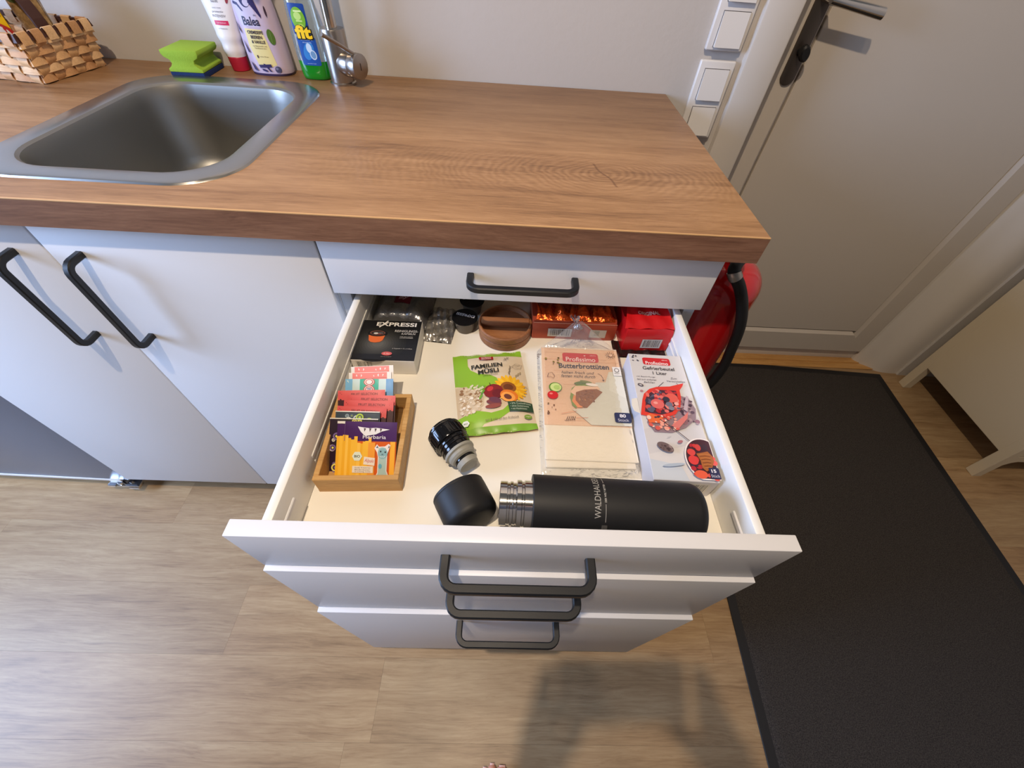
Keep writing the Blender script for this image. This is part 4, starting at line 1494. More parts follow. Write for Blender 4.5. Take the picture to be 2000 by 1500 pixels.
FRU = (((0.0530, -0.8160, 0.7460), (0.1200, -0.8175, 0.7460), 'red topped fruit tea sachet, the lowest of four red ones in the bamboo tray'),
       ((0.0600, -0.8075, 0.7480), (0.1275, -0.8065, 0.7480), 'red topped fruit tea sachet, second red one from the front in the bamboo tray'),
       ((0.0630, -0.7995, 0.7495), (0.1285, -0.7975, 0.7495), 'red topped fruit tea sachet, third red one from the front in the bamboo tray'),
       ((0.0480, -0.7930, 0.7500), (0.1120, -0.7880, 0.7500), 'red topped fruit tea sachet tilted to the left, nearest the blue sachet'))
for a, b_, lb in FRU:
    sachet('tea_sachet', lb, a, b_, 0.068, 0.0560, (70, 34, 40), d_fruit, GT)
sachet('tea_sachet', 'mint and light blue sachet with red rings in the bamboo tray', (0.0535, -0.7730, 0.7520), (0.1200, -0.7690, 0.7520), 0.070, 0.0540, (206, 226, 224), d_blue, GT)
sachet('tea_sachet', 'pink sachet with white ends just behind the light blue sachet', (0.0560, -0.7630, 0.7540), (0.1150, -0.7570, 0.7540), 0.068, 0.0510, (232, 228, 224), d_pink, GT)
sachet('tea_sachet', 'rearmost pink sachet in front of the black carton', (0.0575, -0.7540, 0.7570), (0.1165, -0.7470, 0.7570), 0.068, 0.0500, (232, 228, 224), d_pink, GT)

# ------------------------------------------------------------------ muesli bag
MW, MH = 0.1155, 0.163
ms = thing('muesli_bag', 'green and beige bag of muesli lying in the middle of the drawer', 'bag', (0.2615, -0.7445, ZF), math.radians(9.5))


def mus(u, v):
    x, y = 2 * u / MW, 2 * v / MH
    e = max(1 - abs(x) ** 2.6, 0) * max(1 - abs(y) ** 4 - 0.06, 0)
    crimp = 0.0010 * math.sin(u * 260) * max(0, abs(y) - 0.86) / 0.14 + 0.0012 * math.sin(u * 95 + 1.2) * (1 if y < -0.8 else 0.4) * max(0, abs(y) - 0.7)
    lump = 0.0009 * (math.sin(61 * u + 33 * v) + math.sin(47 * v - 70 * u + 2)) * e
    return 0.0032 + 0.0150 * e + crimp + lump + (0.0025 * max(0, -y - 0.85) / 0.15)


mb = MB().grid(lambda a, b: ((a - 0.5) * MW, (b - 0.5) * MH, mus((a - 0.5) * MW, (b - 0.5) * MH)), 30, 44)
mb.grid(lambda a, b: ((a - 0.5) * MW, (b - 0.5) * MH, min(0.0008, mus((a - 0.5) * MW, (b - 0.5) * MH) - 0.0008)), 30, 44, flip=True)
BEI, GRN = (222, 204, 176), (140, 184, 50)
part('pouch', mb, mat('muesli_film', BEI, 0.38, bump=(60, 0.15, 0.002)), ms)
p = Print(base=0.00025, step=0.00006)
p.rect(-MW / 2, MH / 2 - 0.0135, MW / 2, MH / 2, GRN, rough=0.36)
p.poly([(-MW / 2, MH / 2 - 0.0135), (-0.034, MH / 2 - 0.0135), (-0.0345, 0.048), (-0.031, 0.038), (-0.020, 0.028), (-0.002, 0.022), (0.008, 0.014), (0.010, 0.000), (-0.012, -0.014), (-0.034, 0.000), (-MW / 2, 0.014)], GRN, 0.36)
p.poly([(-MW / 2, -0.048), (-0.034, -0.043), (-0.008, -0.050), (0.010, -0.046), (0.022, -0.036), (0.020, -0.050), (0.004, -0.060), (-0.020, -0.066), (-0.026, -0.072), (-MW / 2, -0.072)], GRN, 0.36)
p.rect(-MW / 2, -MH / 2, MW / 2, -MH / 2 + 0.0115, (128, 176, 52), rough=0.36)
p.poly([(-MW / 2, 0.010), (-0.040, 0.006), (-0.034, -0.004), (-0.024, -0.006), (-0.016, -0.018), (-0.018, -0.036), (-0.028, -0.044), (-MW / 2, -0.050)], (206, 186, 156), 0.5)
p.blobs((-0.054, -0.047, -0.021, 0.005), 95, 0.0012, 0.0034, ((226, 210, 184), (206, 182, 148), (236, 224, 204), (186, 156, 118), (150, 112, 76), (216, 196, 166)), 4)
p.blobs((-0.036, -0.012, -0.014, 0.004), 16, 0.0016, 0.0034, ((126, 170, 60), (214, 196, 166), (150, 110, 84), (196, 206, 150)), 6)
# sunflower, apple, plum, apricot
for k in range(22):
    a = 2 * PI * k / 22
    p.disc(0.0265 + 0.0165 * math.cos(a), -0.0085 + 0.0155 * math.sin(a), 0.0105, 0.0034, (240, 176, 26) if k % 2 else (248, 196, 48), a, n=10)
    p.h -= p.step * 0.85
p.h += p.step * 3
p.disc(0.0235, -0.0075, 0.0125, 0.0105, (150, 88, 34), n=18).disc(0.0235, -0.0075, 0.008, 0.006, (112, 60, 30), n=16)
p.disc(-0.0005, -0.0135, 0.0150, 0.0135, (132, 30, 34), n=22).disc(-0.005, -0.0085, 0.0055, 0.004, (196, 52, 54), 0.6).disc(0.006, -0.0185, 0.009, 0.008, (108, 24, 34))
p.line([(-0.0035, -0.0035), (-0.0045, 0.0035)], 0.0011, (60, 40, 24))
p.disc(-0.002, -0.0340, 0.0115, 0.0048, (122, 62, 66), -0.2).disc(-0.004, -0.0405, 0.0120, 0.0038, (146, 74, 66), 0.1).disc(0.000, -0.0300, 0.0095, 0.0050, (104, 56, 74), -0.3)
p.disc(0.0225, -0.0235, 0.0140, 0.0105, (228, 124, 40), -0.25, n=20).disc(0.0205, -0.0260, 0.0112, 0.0088, (246, 164, 78), -0.25, n=20).disc(0.0200, -0.0260, 0.0062, 0.0046, (110, 58, 44), -0.5)
p.disc(-0.0165, -0.0130, 0.0045, 0.0016, (96, 150, 44), 0.8).disc(-0.0205, -0.0215, 0.0050, 0.0018, (110, 164, 50), 1.0)
# brand flag, title
p.poly([(-0.0155, 0.0585), (-0.0150, 0.0655), (0.0000, 0.0645), (0.0085, 0.0640), (0.0075, 0.0555), (-0.0050, 0.0560), (-0.0135, 0.0570)], (164, 28, 36))
p.text('ATTRACT', -0.0035, 0.0622, 0.017, 0.0030, (238, 214, 200), bold=0.02).text('ORGANICS', -0.0035, 0.0583, 0.016, 0.0028, (238, 214, 200), bold=0.02)
p.text('FAMILIEN', -0.0045, 0.0410, 0.0500, 0.0085, (44, 40, 28), bold=0.035).text('MÜSLI', -0.0035, 0.0290, 0.0330, 0.0108, (44, 40, 28), bold=0.035)
p.text('UNGESÜSST', -0.0010, 0.0200, 0.0235, 0.0030, (96, 92, 50), bold=0.01)
LN = (120, 104, 82)
p.line([(0.024, 0.0520), (0.034, 0.0600)], 0.0010, LN).line([(0.026, 0.0580), (0.029, 0.0520)], 0.0009, LN).line([(0.030, 0.0600), (0.0325, 0.0550)], 0.0008, LN)
p.line([(0.035, 0.036), (0.043, 0.044), (0.054, 0.044), (0.050, 0.036), (0.041, 0.033), (0.035, 0.036)], 0.0006, LN).line([(0.041, 0.038), (0.050, 0.043)], 0.0006, LN)
for k in range(5):
    p.disc(0.0285 + 0.0010 * k, 0.020 + 0.0038 * k, 0.0022, 0.0009, LN, 0.9 if k % 2 else 2.2, n=8)
    p.disc(0.0390 + 0.0022 * k, 0.016 + 0.0022 * k, 0.0020, 0.0008, (150, 130, 84), 0.2 if k % 2 else 1.5, n=8)
p.line([(0.050, -0.006), (0.053, -0.003), (0.0535, -0.008)], 0.0007, LN)
p.poly([(0.0180, -0.0355), (0.0565, -0.0365), (0.0560, -0.0535), (0.0190, -0.0520)], (44, 76, 52))
for k, s in enumerate(('• 37% Trockenfrüchte', '• ohne Zuckerzusatz', '• mit Haselnüssen')):
    p.text(s, 0.0375 - 0.0018 * k, -0.0393 - 0.0046 * k, 0.0320 - 0.004 * k, 0.0030, (206, 216, 196))
p.text('zart & mild auf dem Frühstück', 0.0065, -0.0622, 0.0500, 0.0034, (104, 88, 58), rot=0.03, shear=0.2)
p.disc(-0.0470, -0.0640, 0.0058, 0.0052, (226, 228, 214), n=6).text('BIO', -0.0470, -0.0640, 0.0056, 0.0022, (60, 76, 60), bold=0.02)
p.disc(0.0455, -0.0625, 0.0060, 0.0036, (120, 156, 52)).text('vegan', 0.0455, -0.0625, 0.0082, 0.0022, (224, 220, 190))
p.build('print', ms, lambda u, v, h: (u, v, mus(max(-MW / 2, min(MW / 2, u)), max(-MH / 2, min(MH / 2, v))) + h), sub=0.006, clip=(-MW / 2, -MH / 2, MW / 2, MH / 2))

# ------------------------------------------------------------------ sandwich bags in clear film
BB = (0.4065, -0.760, ZF)
sb = thing('sandwich_bag_pack', 'clear pack of white paper sandwich bags with a card reading Butterbrottüten', 'pack', BB)
for k, (x0, x1, y0, y1, z0, z1, rt) in enumerate(((-0.067, 0.060, -0.1155, 0.100, 0.0004, 0.0040, 0.012), (-0.066, 0.066, -0.1060, 0.106, 0.0041, 0.0072, -0.006))):
    m = MB().box((x0, y0, z0), (x1, y1, z1), 0.0008, 1, M=Matrix.Rotation(rt, 4, 'Z'))
    part('paper_bag', m, M_WHITEPAPER, sb)
cw, c0, c1 = 0.0655, -0.0480, 0.1150
part('card', MB().box((-cw, c0, 0.0074), (cw, c1, 0.0080)), mat('card_peach', (230, 194, 160), 0.45), sb)
p = Print()
p.rect(-cw + 0.0003, c0 + 0.0003, cw - 0.0003, c1 - 0.0003, (232, 196, 164))
rnd = random.Random(2)
for k in range(26):
    yy = rnd.uniform(c0 + 0.004, c1 - 0.004)
    xx = rnd.uniform(-cw, cw - 0.03)
    p.line([(xx, yy), (min(xx + rnd.uniform(0.02, 0.06), cw - 0.001), yy + rnd.uniform(-0.002, 0.002))], rnd.uniform(0.0008, 0.0022), rnd.choice(((238, 206, 176), (224, 182, 148), (228, 190, 158))))
    p.h -= p.step * 0.8
p.h += p.step
p.rect(-cw + 0.0003, c1 - 0.0028, cw - 0.0003, c1 - 0.0004, (232, 216, 196))
p.rect(-0.030, 0.0815, 0.031, 0.1020, (202, 42, 44), r=0.004).text('Profissimo', 0.0005, 0.0876, 0.050, 0.0098, (246, 232, 226), bold=0.012).text('dm', 0.022, 0.0975, 0.010, 0.0026, (240, 210, 206)).disc(0.008, 0.0965, 0.0016, 0.0012, (240, 210, 206))
p.text('Butterbrottüten', 0.0045, 0.0720, 0.084, 0.0112, (46, 50, 74), bold=0.02)
p.text('halten frisch und', -0.007, 0.0570, 0.054, 0.0062, (60, 46, 46), shear=0.3).text('fetten nicht durch', -0.007, 0.0490, 0.056, 0.0062, (60, 46, 46), shear=0.3)
p.line([(0.026, 0.0565), (0.031, 0.053), (0.0335, 0.047), (0.0335, 0.041)], 0.0007, (80, 50, 50)).poly([(0.0315, 0.0430), (0.0355, 0.0430), (0.0335, 0.0395)], (80, 50, 50))
for k in range(12):
    a = 2 * PI * k / 12
    p.line([(0.0525 + 0.0055 * math.cos(a), 0.099 + 0.0055 * math.sin(a)), (0.0525 + 0.0085 * math.cos(a), 0.099 + 0.0085 * math.sin(a))], 0.0007, (96, 72, 62))
p.disc(0.0525, 0.099, 0.0042, 0.0042, (96, 72, 62)).disc(0.0525, 0.099, 0.0034, 0.0034, (232, 196, 164))
# white bag with the sandwich showing
p.poly([(0.020, 0.036), (0.036, 0.037), (0.044, 0.060), (cw - 0.0006, 0.062), (cw - 0.0006, c0 + 0.0006), (0.004, c0 + 0.0006), (-0.012, -0.030), (-0.022, -0.020), (-0.002, -0.017)], (216, 214, 202))
p.poly([(0.044, 0.060), (cw - 0.0006, 0.062), (cw - 0.0006, 0.005), (0.040, 0.020)], (224, 222, 210))
p.poly([(-0.024, 0.004), (-0.020, 0.022), (-0.008, 0.033), (0.012, 0.033), (0.018, 0.026), (0.010, 0.018), (-0.010, 0.000), (-0.016, -0.018), (-0.022, -0.012)], (126, 150, 62))
p.poly([(-0.023, 0.014), (-0.014, 0.027), (0.000, 0.028), (0.014, 0.027), (0.022, 0.028), (0.026, 0.022), (-0.008, 0.000)], (236, 200, 170))
p.poly([(-0.0215, -0.004), (-0.018, 0.008), (-0.012, 0.006), (-0.006, -0.016), (-0.014, -0.016)], (236, 150, 86))
p.poly([(-0.016, -0.002), (-0.014, 0.014), (0.000, 0.020), (0.020, 0.022), (0.0285, 0.016), (0.000, -0.017), (-0.010, -0.012)], (150, 92, 46))
p.blobs((-0.012, -0.006, 0.014, 0.017), 34, 0.0008, 0.0020, ((176, 116, 62), (122, 70, 34), (190, 134, 80), (136, 82, 40)), 12)
p.disc(-0.004, 0.0335, 0.012, 0.0032, (110, 128, 66), 0.2).disc(0.004, 0.036, 0.010, 0.0022, (136, 140, 84), -0.2)
p.disc(0.013, 0.0300, 0.010, 0.003, (240, 232, 224), -0.1)
# cucumber, tomato, doodles
p.disc(-0.0460, 0.0220, 0.0105, 0.0100, (96, 136, 52)).disc(-0.0455, 0.0220, 0.0088, 0.0084, (206, 222, 140)).disc(-0.0440, 0.0215, 0.0050, 0.0048, (176, 204, 110))
p.disc(-0.0510, 0.0060, 0.0085, 0.0080, (206, 40, 44)).disc(-0.0535, 0.0085, 0.0026, 0.0018, (240, 130, 120))
p.line([(-0.058, 0.043), (-0.056, 0.051), (-0.050, 0.053), (-0.046, 0.046), (-0.048, 0.041), (-0.053, 0.044), (-0.058, 0.043)], 0.0007, (120, 90, 80))
p.blobs((-0.060, 0.062, -0.036, 0.090), 10, 0.0008, 0.0022, ((120, 110, 50), (150, 130, 70), (96, 80, 44)), 3)
p.blobs((-0.062, -0.030, -0.046, -0.010), 7, 0.0008, 0.0018, ((120, 80, 60), (130, 100, 60)), 5)
for k in range(5):
    p.line([(-0.033 + k * 0.0028, -0.041), (-0.030 + k * 0.0028, -0.034)], 0.0007, (84, 66, 66))
p.line([(-0.036, -0.0425), (-0.020, -0.0405), (-0.024, -0.035)], 0.0008, (84, 66, 66)).line([(-0.040, -0.030), (-0.016, -0.024)], 0.0006, (206, 130, 104)).line([(-0.018, -0.037), (0.000, -0.036)], 0.0006, (206, 130, 104))
p.rect(0.0505, 0.050, 0.0640, 0.0695, (232, 228, 220)).disc(0.0572, 0.0620, 0.0042, 0.0048, (110, 106, 104)).disc(0.0572, 0.0620, 0.0030, 0.0034, (232, 228, 220)).text('FSC', 0.0572, 0.0550, 0.008, 0.0028, (96, 92, 92))
p.poly(roundrect(0.0400, -0.0430, cw - 0.0008, -0.0250, 0.003, 4), (44, 50, 84)).text('80', 0.0525, -0.0308, 0.0095, 0.0062, (226, 222, 226), bold=0.03).text('Stück', 0.0525, -0.0388, 0.0165, 0.0050, (206, 204, 214))
p.build('print', sb, flat(0.0081))
# clear film round it, gathered into a neck at the back


def film_pt(a, b, sg):
    y = -0.128 + b * 0.292
    t = max(0.0, (y - 0.112) / 0.052)
    if t > 0:
        y = 0.112 + 0.025 * t
    hw = 0.0725 * (1 - 0.86 * t ** 1.1)
    zc = 0.0115 if sg > 0 else 0.0003
    edge = 1 - abs(2 * a - 1) ** 6
    eb = 1 - max(0.0, (-y - 0.118) / 0.010)
    lift = 0.040 * t ** 1.1
    cx = -0.004 * t
    wv = 0.0008 * math.sin(30 * a + 60 * b) + (0.0022 * math.sin(44 * a + 1) * t)
    cr = max(0.0, (-y - 0.085) / 0.040)
    wv += 0.0016 * cr * math.sin(52 * a + 38 * b + 3 * math.sin(17 * a)) * math.sin(PI * a)
    z = 0.0005 + lift + (zc - 0.0005) * edge * max(eb, 0) * (1 - 0.3 * t) + abs(wv) * (1 if sg > 0 else 0)
    return ((2 * a - 1) * hw + cx, y, z)


part('film', MB().grid(lambda a, b: film_pt(a, b, 1), 30, 60).grid(lambda a, b: film_pt(a, b, -1), 10, 30, flip=True), M_FILM, sb)
nk = MB()
for k in range(7):
    a = 2 * PI * k / 7
    pth = [(-0.004 + 0.008 * math.cos(a), 0.1345 + 0.003 * math.sin(a), 0.036), (-0.006 + 0.003 * math.cos(a + 0.6), 0.1375 + 0.002 * math.sin(a + 0.6), 0.043), (-0.010 + 0.004 * math.cos(a + 1.2), 0.1385 + 0.002 * math.sin(a + 1.2), 0.050), (-0.013 + 0.008 * math.cos(a + 1.6), 0.1385 + 0.004 * math.sin(a + 1.6), 0.058)]
    nk.rectsweep(smoothpath(pth, 4), 0.005, 0.0004, smooth=True)
part('film_neck', nk, M_FILM2, sb)

# ------------------------------------------------------------------ freezer bag box
GW, GL, GH = 0.0850, 0.2240, 0.040
gb = thing('freezer_bag_box', 'long grey-white carton of freezer bags with frozen berries against the right drawer side', 'box', (0.5178, -0.7975, ZF), math.radians(-1.2))
part('carton', MB().box((-GW / 2, -GL / 2, 0), (GW / 2, GL / 2, GH), 0.0007, 1), mat('carton_grey', (206, 202, 204), 0.5), gb)
p = Print()
X0, X1, Y0, Y1 = -GW / 2 + 0.0004, GW / 2 - 0.0004, -GL / 2 + 0.0004, GL / 2 - 0.0004
p.rect(X0, Y0, X1, Y1, (212, 208, 206)).poly([(X0, -0.035), (X1, -0.010), (X1, -0.050), (X0, -0.075)], (204, 200, 200)).poly([(X0, Y0), (0.004, Y0), (-0.002, -0.090), (X0, -0.082)], (196, 202, 210))
p.rect(-0.0215, 0.0890, 0.0225, 0.1045, (206, 40, 46), r=0.0035).text('Profissimo', 0.0005, 0.0932, 0.036, 0.0072, (248, 230, 226), bold=0.015).text('dm', 0.014, 0.1005, 0.009, 0.0024, (246, 220, 216))
p.text('Gefrierbeutel', 0.0010, 0.0815, 0.050, 0.0072, (60, 58, 68), bold=0.015).text('1 Liter', 0.0010, 0.0715, 0.022, 0.0064, (60, 58, 68), bold=0.015)
p.text('mit Beschriftungs-', -0.022, 0.0625, 0.030, 0.0034, (96, 90, 96), shear=0.3).text('feld zum einfachen', -0.022, 0.0570, 0.030, 0.0034, (96, 90, 96), shear=0.3).text('Befüllen', -0.019, 0.0515, 0.017, 0.0034, (96, 90, 96), shear=0.3)
p.text('Zum', 0.0205, 0.0620, 0.010, 0.0038, (96, 90, 96), shear=0.3).text('Verschließen', 0.0230, 0.0560, 0.028, 0.0034, (96, 90, 96), shear=0.3)
p.blobs((-0.040, 0.096, -0.029, 0.108), 5, 0.0012, 0.0022, ((70, 66, 74), (90, 84, 90)), 2)
p.line([(0.003, 0.053), (-0.006, 0.044), (-0.014, 0.036)], 0.0008, (60, 50, 54)).line([(0.0225, 0.053), (0.028, 0.044)], 0.0006, (110, 100, 104))
p.disc(-0.0335, 0.0450, 0.0046, 0.0028, (92, 84, 88), -0.4).disc(-0.0335, 0.0450, 0.0022, 0.0012, (200, 196, 196), -0.4).disc(-0.0340, 0.0330, 0.0024, 0.0022, (180, 130, 134))
# open bag of berries
BER = ((206, 62, 66), (226, 110, 104), (176, 40, 52), (232, 134, 124), (60, 54, 74), (90, 88, 110), (198, 80, 76))
p.poly([(0.014, 0.030), (0.034, 0.024), (0.040, 0.004), (0.036, -0.014), (0.018, -0.030), (-0.004, -0.040), (-0.028, -0.040), (-0.036, -0.024), (-0.020, 0.010)], (146, 124, 132))
p.blobs((0.016, -0.024, 0.037, 0.024), 40, 0.0014, 0.0042, ((92, 70, 84), (150, 110, 122), (176, 150, 156), (72, 52, 66)), 14)
p.poly([(-0.043, -0.012), (-0.036, 0.016), (-0.032, 0.027), (-0.022, 0.037), (-0.010, 0.042), (0.010, 0.044), (0.024, 0.049), (0.033, 0.052), (0.030, 0.046), (0.024, 0.038), (0.023, 0.024), (0.018, 0.006), (0.008, -0.008), (-0.010, -0.016), (-0.030, -0.014)], (222, 60, 48))
p.poly([(-0.036, -0.006), (-0.030, 0.020), (-0.022, 0.030), (-0.008, 0.036), (0.018, 0.036), (0.018, 0.022), (0.014, 0.006), (0.004, -0.004), (-0.012, -0.010), (-0.030, -0.008)], (74, 44, 58))
p.blobs((-0.031, -0.006, 0.015, 0.033), 60, 0.0022, 0.0054, BER, 21)
p.disc(-0.0155, 0.0085, 0.0098, 0.0090, (222, 104, 100)).disc(0.0080, 0.0210, 0.0092, 0.0085, (226, 96, 84)).disc(-0.018, 0.010, 0.0032, 0.0024, (240, 160, 150)).disc(0.0015, 0.0085, 0.0050, 0.0044, (112, 112, 130)).disc(0.0035, 0.0015, 0.0042, 0.0038, (132, 128, 142)).disc(-0.001, 0.0175, 0.0052, 0.005, (54, 50, 66)).disc(0.0125, 0.0100, 0.0034, 0.0032, (238, 170, 160))
p.poly([(-0.036, -0.014), (-0.030, -0.010), (-0.012, -0.016), (-0.018, -0.026), (-0.034, -0.026)], (228, 104, 56)).blobs((-0.034, -0.036, 0.006, -0.012), 34, 0.0016, 0.0042, ((236, 160, 140), (214, 90, 80), (70, 56, 66), (240, 196, 180)), 9)
p.poly([(-0.004, -0.030), (0.018, -0.012), (0.026, -0.004), (0.022, -0.016), (0.006, -0.034)], (214, 120, 112))
p.poly([(0.020, 0.000), (0.030, 0.026), (0.033, 0.024), (0.025, -0.004)], (190, 170, 176))
p.line([(-0.018, -0.020), (0.000, -0.036), (0.010, -0.047), (0.020, -0.058)], 0.0011, (70, 44, 50))
# pine cone
p.disc(-0.0195, -0.0655, 0.0115, 0.0068, (110, 92, 92), -0.5).blobs((-0.028, -0.071, -0.011, -0.060), 14, 0.0012, 0.0026, ((70, 54, 56), (150, 130, 128), (96, 78, 78)), 31)
p.disc(0.0025, -0.0560, 0.0040, 0.0022, (170, 110, 116), 0.4).line([(-0.014, -0.050), (-0.008, -0.048)], 0.0006, (170, 168, 168))
p.disc(-0.014, -0.092, 0.015, 0.0022, (170, 182, 196), 0.15)
# round picture: bowl of berries
ring = []
for k in range(25):
    a = math.radians(64 + (272 - 64) * k / 24)
    ring.append((0.030 + 0.0270 * math.cos(a), -0.0820 + 0.0330 * math.sin(a)))
ring = [(X1, -0.0550)] + ring + [(0.034, Y0), (X1, Y0)]
ring = [(min(x, X1), max(y, Y0)) for x, y in ring]
p.poly(ring, (236, 226, 222))
ri = [(min(0.030 + (x - 0.030) * 0.93, X1), max(-0.0820 + (y + 0.0820) * 0.94, Y0)) for x, y in ring]
p.poly(ri, (70, 34, 44))
p.blobs((0.010, -0.109, 0.040, -0.060), 30, 0.0022, 0.0052, ((206, 54, 56), (226, 92, 84), (52, 46, 66), (176, 38, 50), (60, 40, 52)), 17)
p.disc(0.0130, -0.0720, 0.0055, 0.0052, (214, 70, 66)).disc(0.0130, -0.0840, 0.0065, 0.0070, (216, 62, 60)).disc(0.0180, -0.1045, 0.0085, 0.0060, (226, 92, 62)).disc(0.0235, -0.0645, 0.0038, 0.0052, (206, 66, 62))
p.poly([(0.019, -0.0740), (0.028, -0.0720), (0.035, -0.0700), (0.039, -0.0760), (0.040, -0.0840), (0.034, -0.0960), (0.026, -0.1000), (0.022, -0.0950), (0.022, -0.0840)], (166, 96, 46))
for k in range(9):
    p.line([(0.022 + 0.0004 * k, -0.0760 - 0.0024 * k), (0.030, -0.0745 - 0.0025 * k), (0.037 - 0.0004 * k, -0.0755 - 0.0024 * k)], 0.0007, (112, 58, 28) if k % 2 else (196, 126, 66))
p.rect(0.0290, Y0 + 0.0010, X1, Y0 + 0.0170, (40, 40, 74), r=0.0015).text('15', 0.0350, Y0 + 0.0122, 0.0062, 0.0048, (228, 224, 228), bold=0.03).text('Stück', 0.0355, Y0 + 0.0052, 0.0110, 0.0040, (206, 204, 214))
p.build('print', gb, flat(GH))
Print().barcode(-0.004, 0.004, 0.034, 0.034, 8, (212, 206, 196)).build('barcode', gb, face_front(-GL / 2))
pe = MB().box((0, 0, 0), (0.001, 0.001, 0.001))
# perforated flap standing a little proud on the left edge
fp = MB().prism([(-GW / 2 - 0.0002, 0.020), (-GW / 2 - 0.0085, 0.018), (-GW / 2 - 0.0100, 0.006), (-GW / 2 - 0.0080, -0.004), (-GW / 2 - 0.0002, -0.008)], GH - 0.0006, GH)
part('tear_flap', fp, M_CARDWHITE, gb)

# ------------------------------------------------------------------ thermos bottle, cup and stopper
TBX, TBY, TR = 0.317, -0.9455, 0.0362
MX = Matrix.Rotation(PI / 2, 4, 'Y')
th = thing('thermos_bottle', 'black thermos bottle lying open along the front of the drawer', 'flask', (TBX, TBY, ZF + TR), math.radians(-1.6))
bp_ = [(0.0275, 0.0000), (TR - 0.0004, 0.0000), (TR, 0.0006), (TR, 0.189)]
for k in range(1, 9):
    a = PI / 2 * k / 8
    bp_.append((TR - 0.014 + 0.014 * math.cos(a), 0.189 + 0.014 * math.sin(a)))
bp_.append((0.0, 0.203))
part('body', MB().lathe(bp_, 56, M=MX, caps=False), mat('matte_black_coat', (17, 17, 18), 0.55, bump=(1200, 0.06, 0.0002)), th)
nkp = [(0.0215, -0.0385), (0.0255, -0.0385), (0.0262, -0.0378), (0.0262, -0.0300), (0.0250, -0.0290), (0.0250, -0.0272), (0.0264, -0.0262), (0.0264, -0.0232), (0.0250, -0.0222), (0.0250, -0.0195),
       (0.0285, -0.0180), (0.0285, -0.0130), (0.0268, -0.0120), (0.0268, -0.0100), (0.0284, -0.0090), (0.0284, 0.0010), (0.02, 0.0012)]
part('neck', MB().lathe(nkp, 48, M=MX, caps=False), M_CHROME, th)
part('inner_wall', MB().lathe([(0.0215, -0.0385), (0.0205, -0.036), (0.0205, 0.12), (0.0, 0.125)], 40, M=MX, caps=False), M_STEEL, th)


def round_bottle(u, v, h):
    """u along the bottle, v arc length round it (0 = straight up, positive towards the wall)"""
    a = v / TR
    return (u, (TR + h) * math.sin(a), (TR + h) * math.cos(a))


p = Print(base=0.0001)
p.text('WALDHAUSEN', 0.0725, 0.0030, 0.058, 0.0072, (160, 156, 148), rot=PI / 2)
p.line([(0.0815, -0.030), (0.0815, -0.010)], 0.0006, (150, 146, 140)).line([(0.0815, 0.018), (0.0815, 0.036)], 0.0006, (150, 146, 140))
p.text('DER WELT RETTER', 0.0815, 0.004, 0.024, 0.0022, (170, 166, 158), rot=PI / 2, bold=0.02)
p.rect(0.0775, -0.040, 0.0840, -0.0335, (70, 68, 64))
p.build('print', th, round_bottle, sub=0.004)

cupd = Vector((0.50, -0.866, 0)).normalized()
cpm = Matrix.Translation((0.2275, -0.9290, ZF + 0.0333)) @ cupd.to_track_quat('Z', 'Y').to_matrix().to_4x4()
cp = thing('flask_cup', 'black flask cup lying on its side left of the thermos bottle', 'cup', (0.2275, -0.9290, ZF + 0.0333))
cprof = [(0.0295, 0.004), (0.0306, 0.0), (0.0322, -0.0002), (0.0328, 0.0008), (0.0328, 0.0030), (0.0325, 0.0036), (0.0330, 0.006), (0.0328, 0.036)]
for k in range(1, 8):
    a = PI / 2 * k / 7
    cprof.append((0.0328 - 0.010 + 0.010 * math.cos(a), 0.036 + 0.010 * math.sin(a)))
cprof.append((0.0, 0.046))
lc = Matrix.Translation(-Vector((0.2275, -0.9290, ZF + 0.0333))) @ cpm
part('body', MB().lathe(cprof, 48, M=lc, caps=False), MATS['matte_black_coat'], cp)
part('inner_wall', MB().lathe([(0.0300, 0.004), (0.0290, 0.028), (0.024, 0.040), (0.0, 0.042)], 40, M=lc, caps=False), M_STEEL, cp)

std = Vector((0.62, -0.785, -0.06)).normalized()
S0 = Vector((0.1945, -0.8330, ZF + 0.0255))
st = thing('flask_stopper', 'glossy black screw stopper with a grey silicone end lying above the flask cup', 'stopper', S0)
Ms = std.to_track_quat('Z', 'Y').to_matrix().to_4x4()
M_GBLK = mat('glossy_black', (18, 18, 20), 0.12)
cap = [(0.0195, 0.0), (0.0205, 0.0010), (0.0205, 0.0040), (0.0232, 0.0046), (0.0246, 0.0058), (0.0246, 0.0075), (0.0238, 0.0085), (0.0238, 0.0100), (0.0246, 0.0110), (0.0246, 0.0250), (0.0240, 0.0268), (0.0215, 0.0272), (0.0208, 0.0285), (0.0208, 0.0425), (0.0195, 0.0435)]
cm = MB().lathe(cap, 48, M=Ms)
for k in range(24):
    a = 2 * PI * k / 24
    cm.box((0.0238, -0.0010, 0.0115), (0.0254, 0.0010, 0.0245), M=Ms @ Matrix.Rotation(a, 4, 'Z'))
part('screw_cap', cm, M_GBLK, st)
part('thread', MB().tube([((0.0208 + 0.0004) * math.cos(t), 0.0212 * math.sin(t), 0.030 + 0.0115 * t / (4 * PI)) for t in [4 * PI * k / 60 for k in range(61)]], 0.0010, 8, M=Ms), M_GBLK, st)
part('silicone_ring', MB().lathe([(0.0195, 0.0432), (0.0215, 0.0440), (0.0215, 0.0475), (0.0190, 0.0490), (0.0185, 0.0530), (0.0165, 0.0560), (0.0140, 0.0575), (0.0120, 0.0560), (0.0, 0.0560)], 40, M=Ms, caps=False), mat('silicone_grey', (150, 148, 138), 0.5), st)
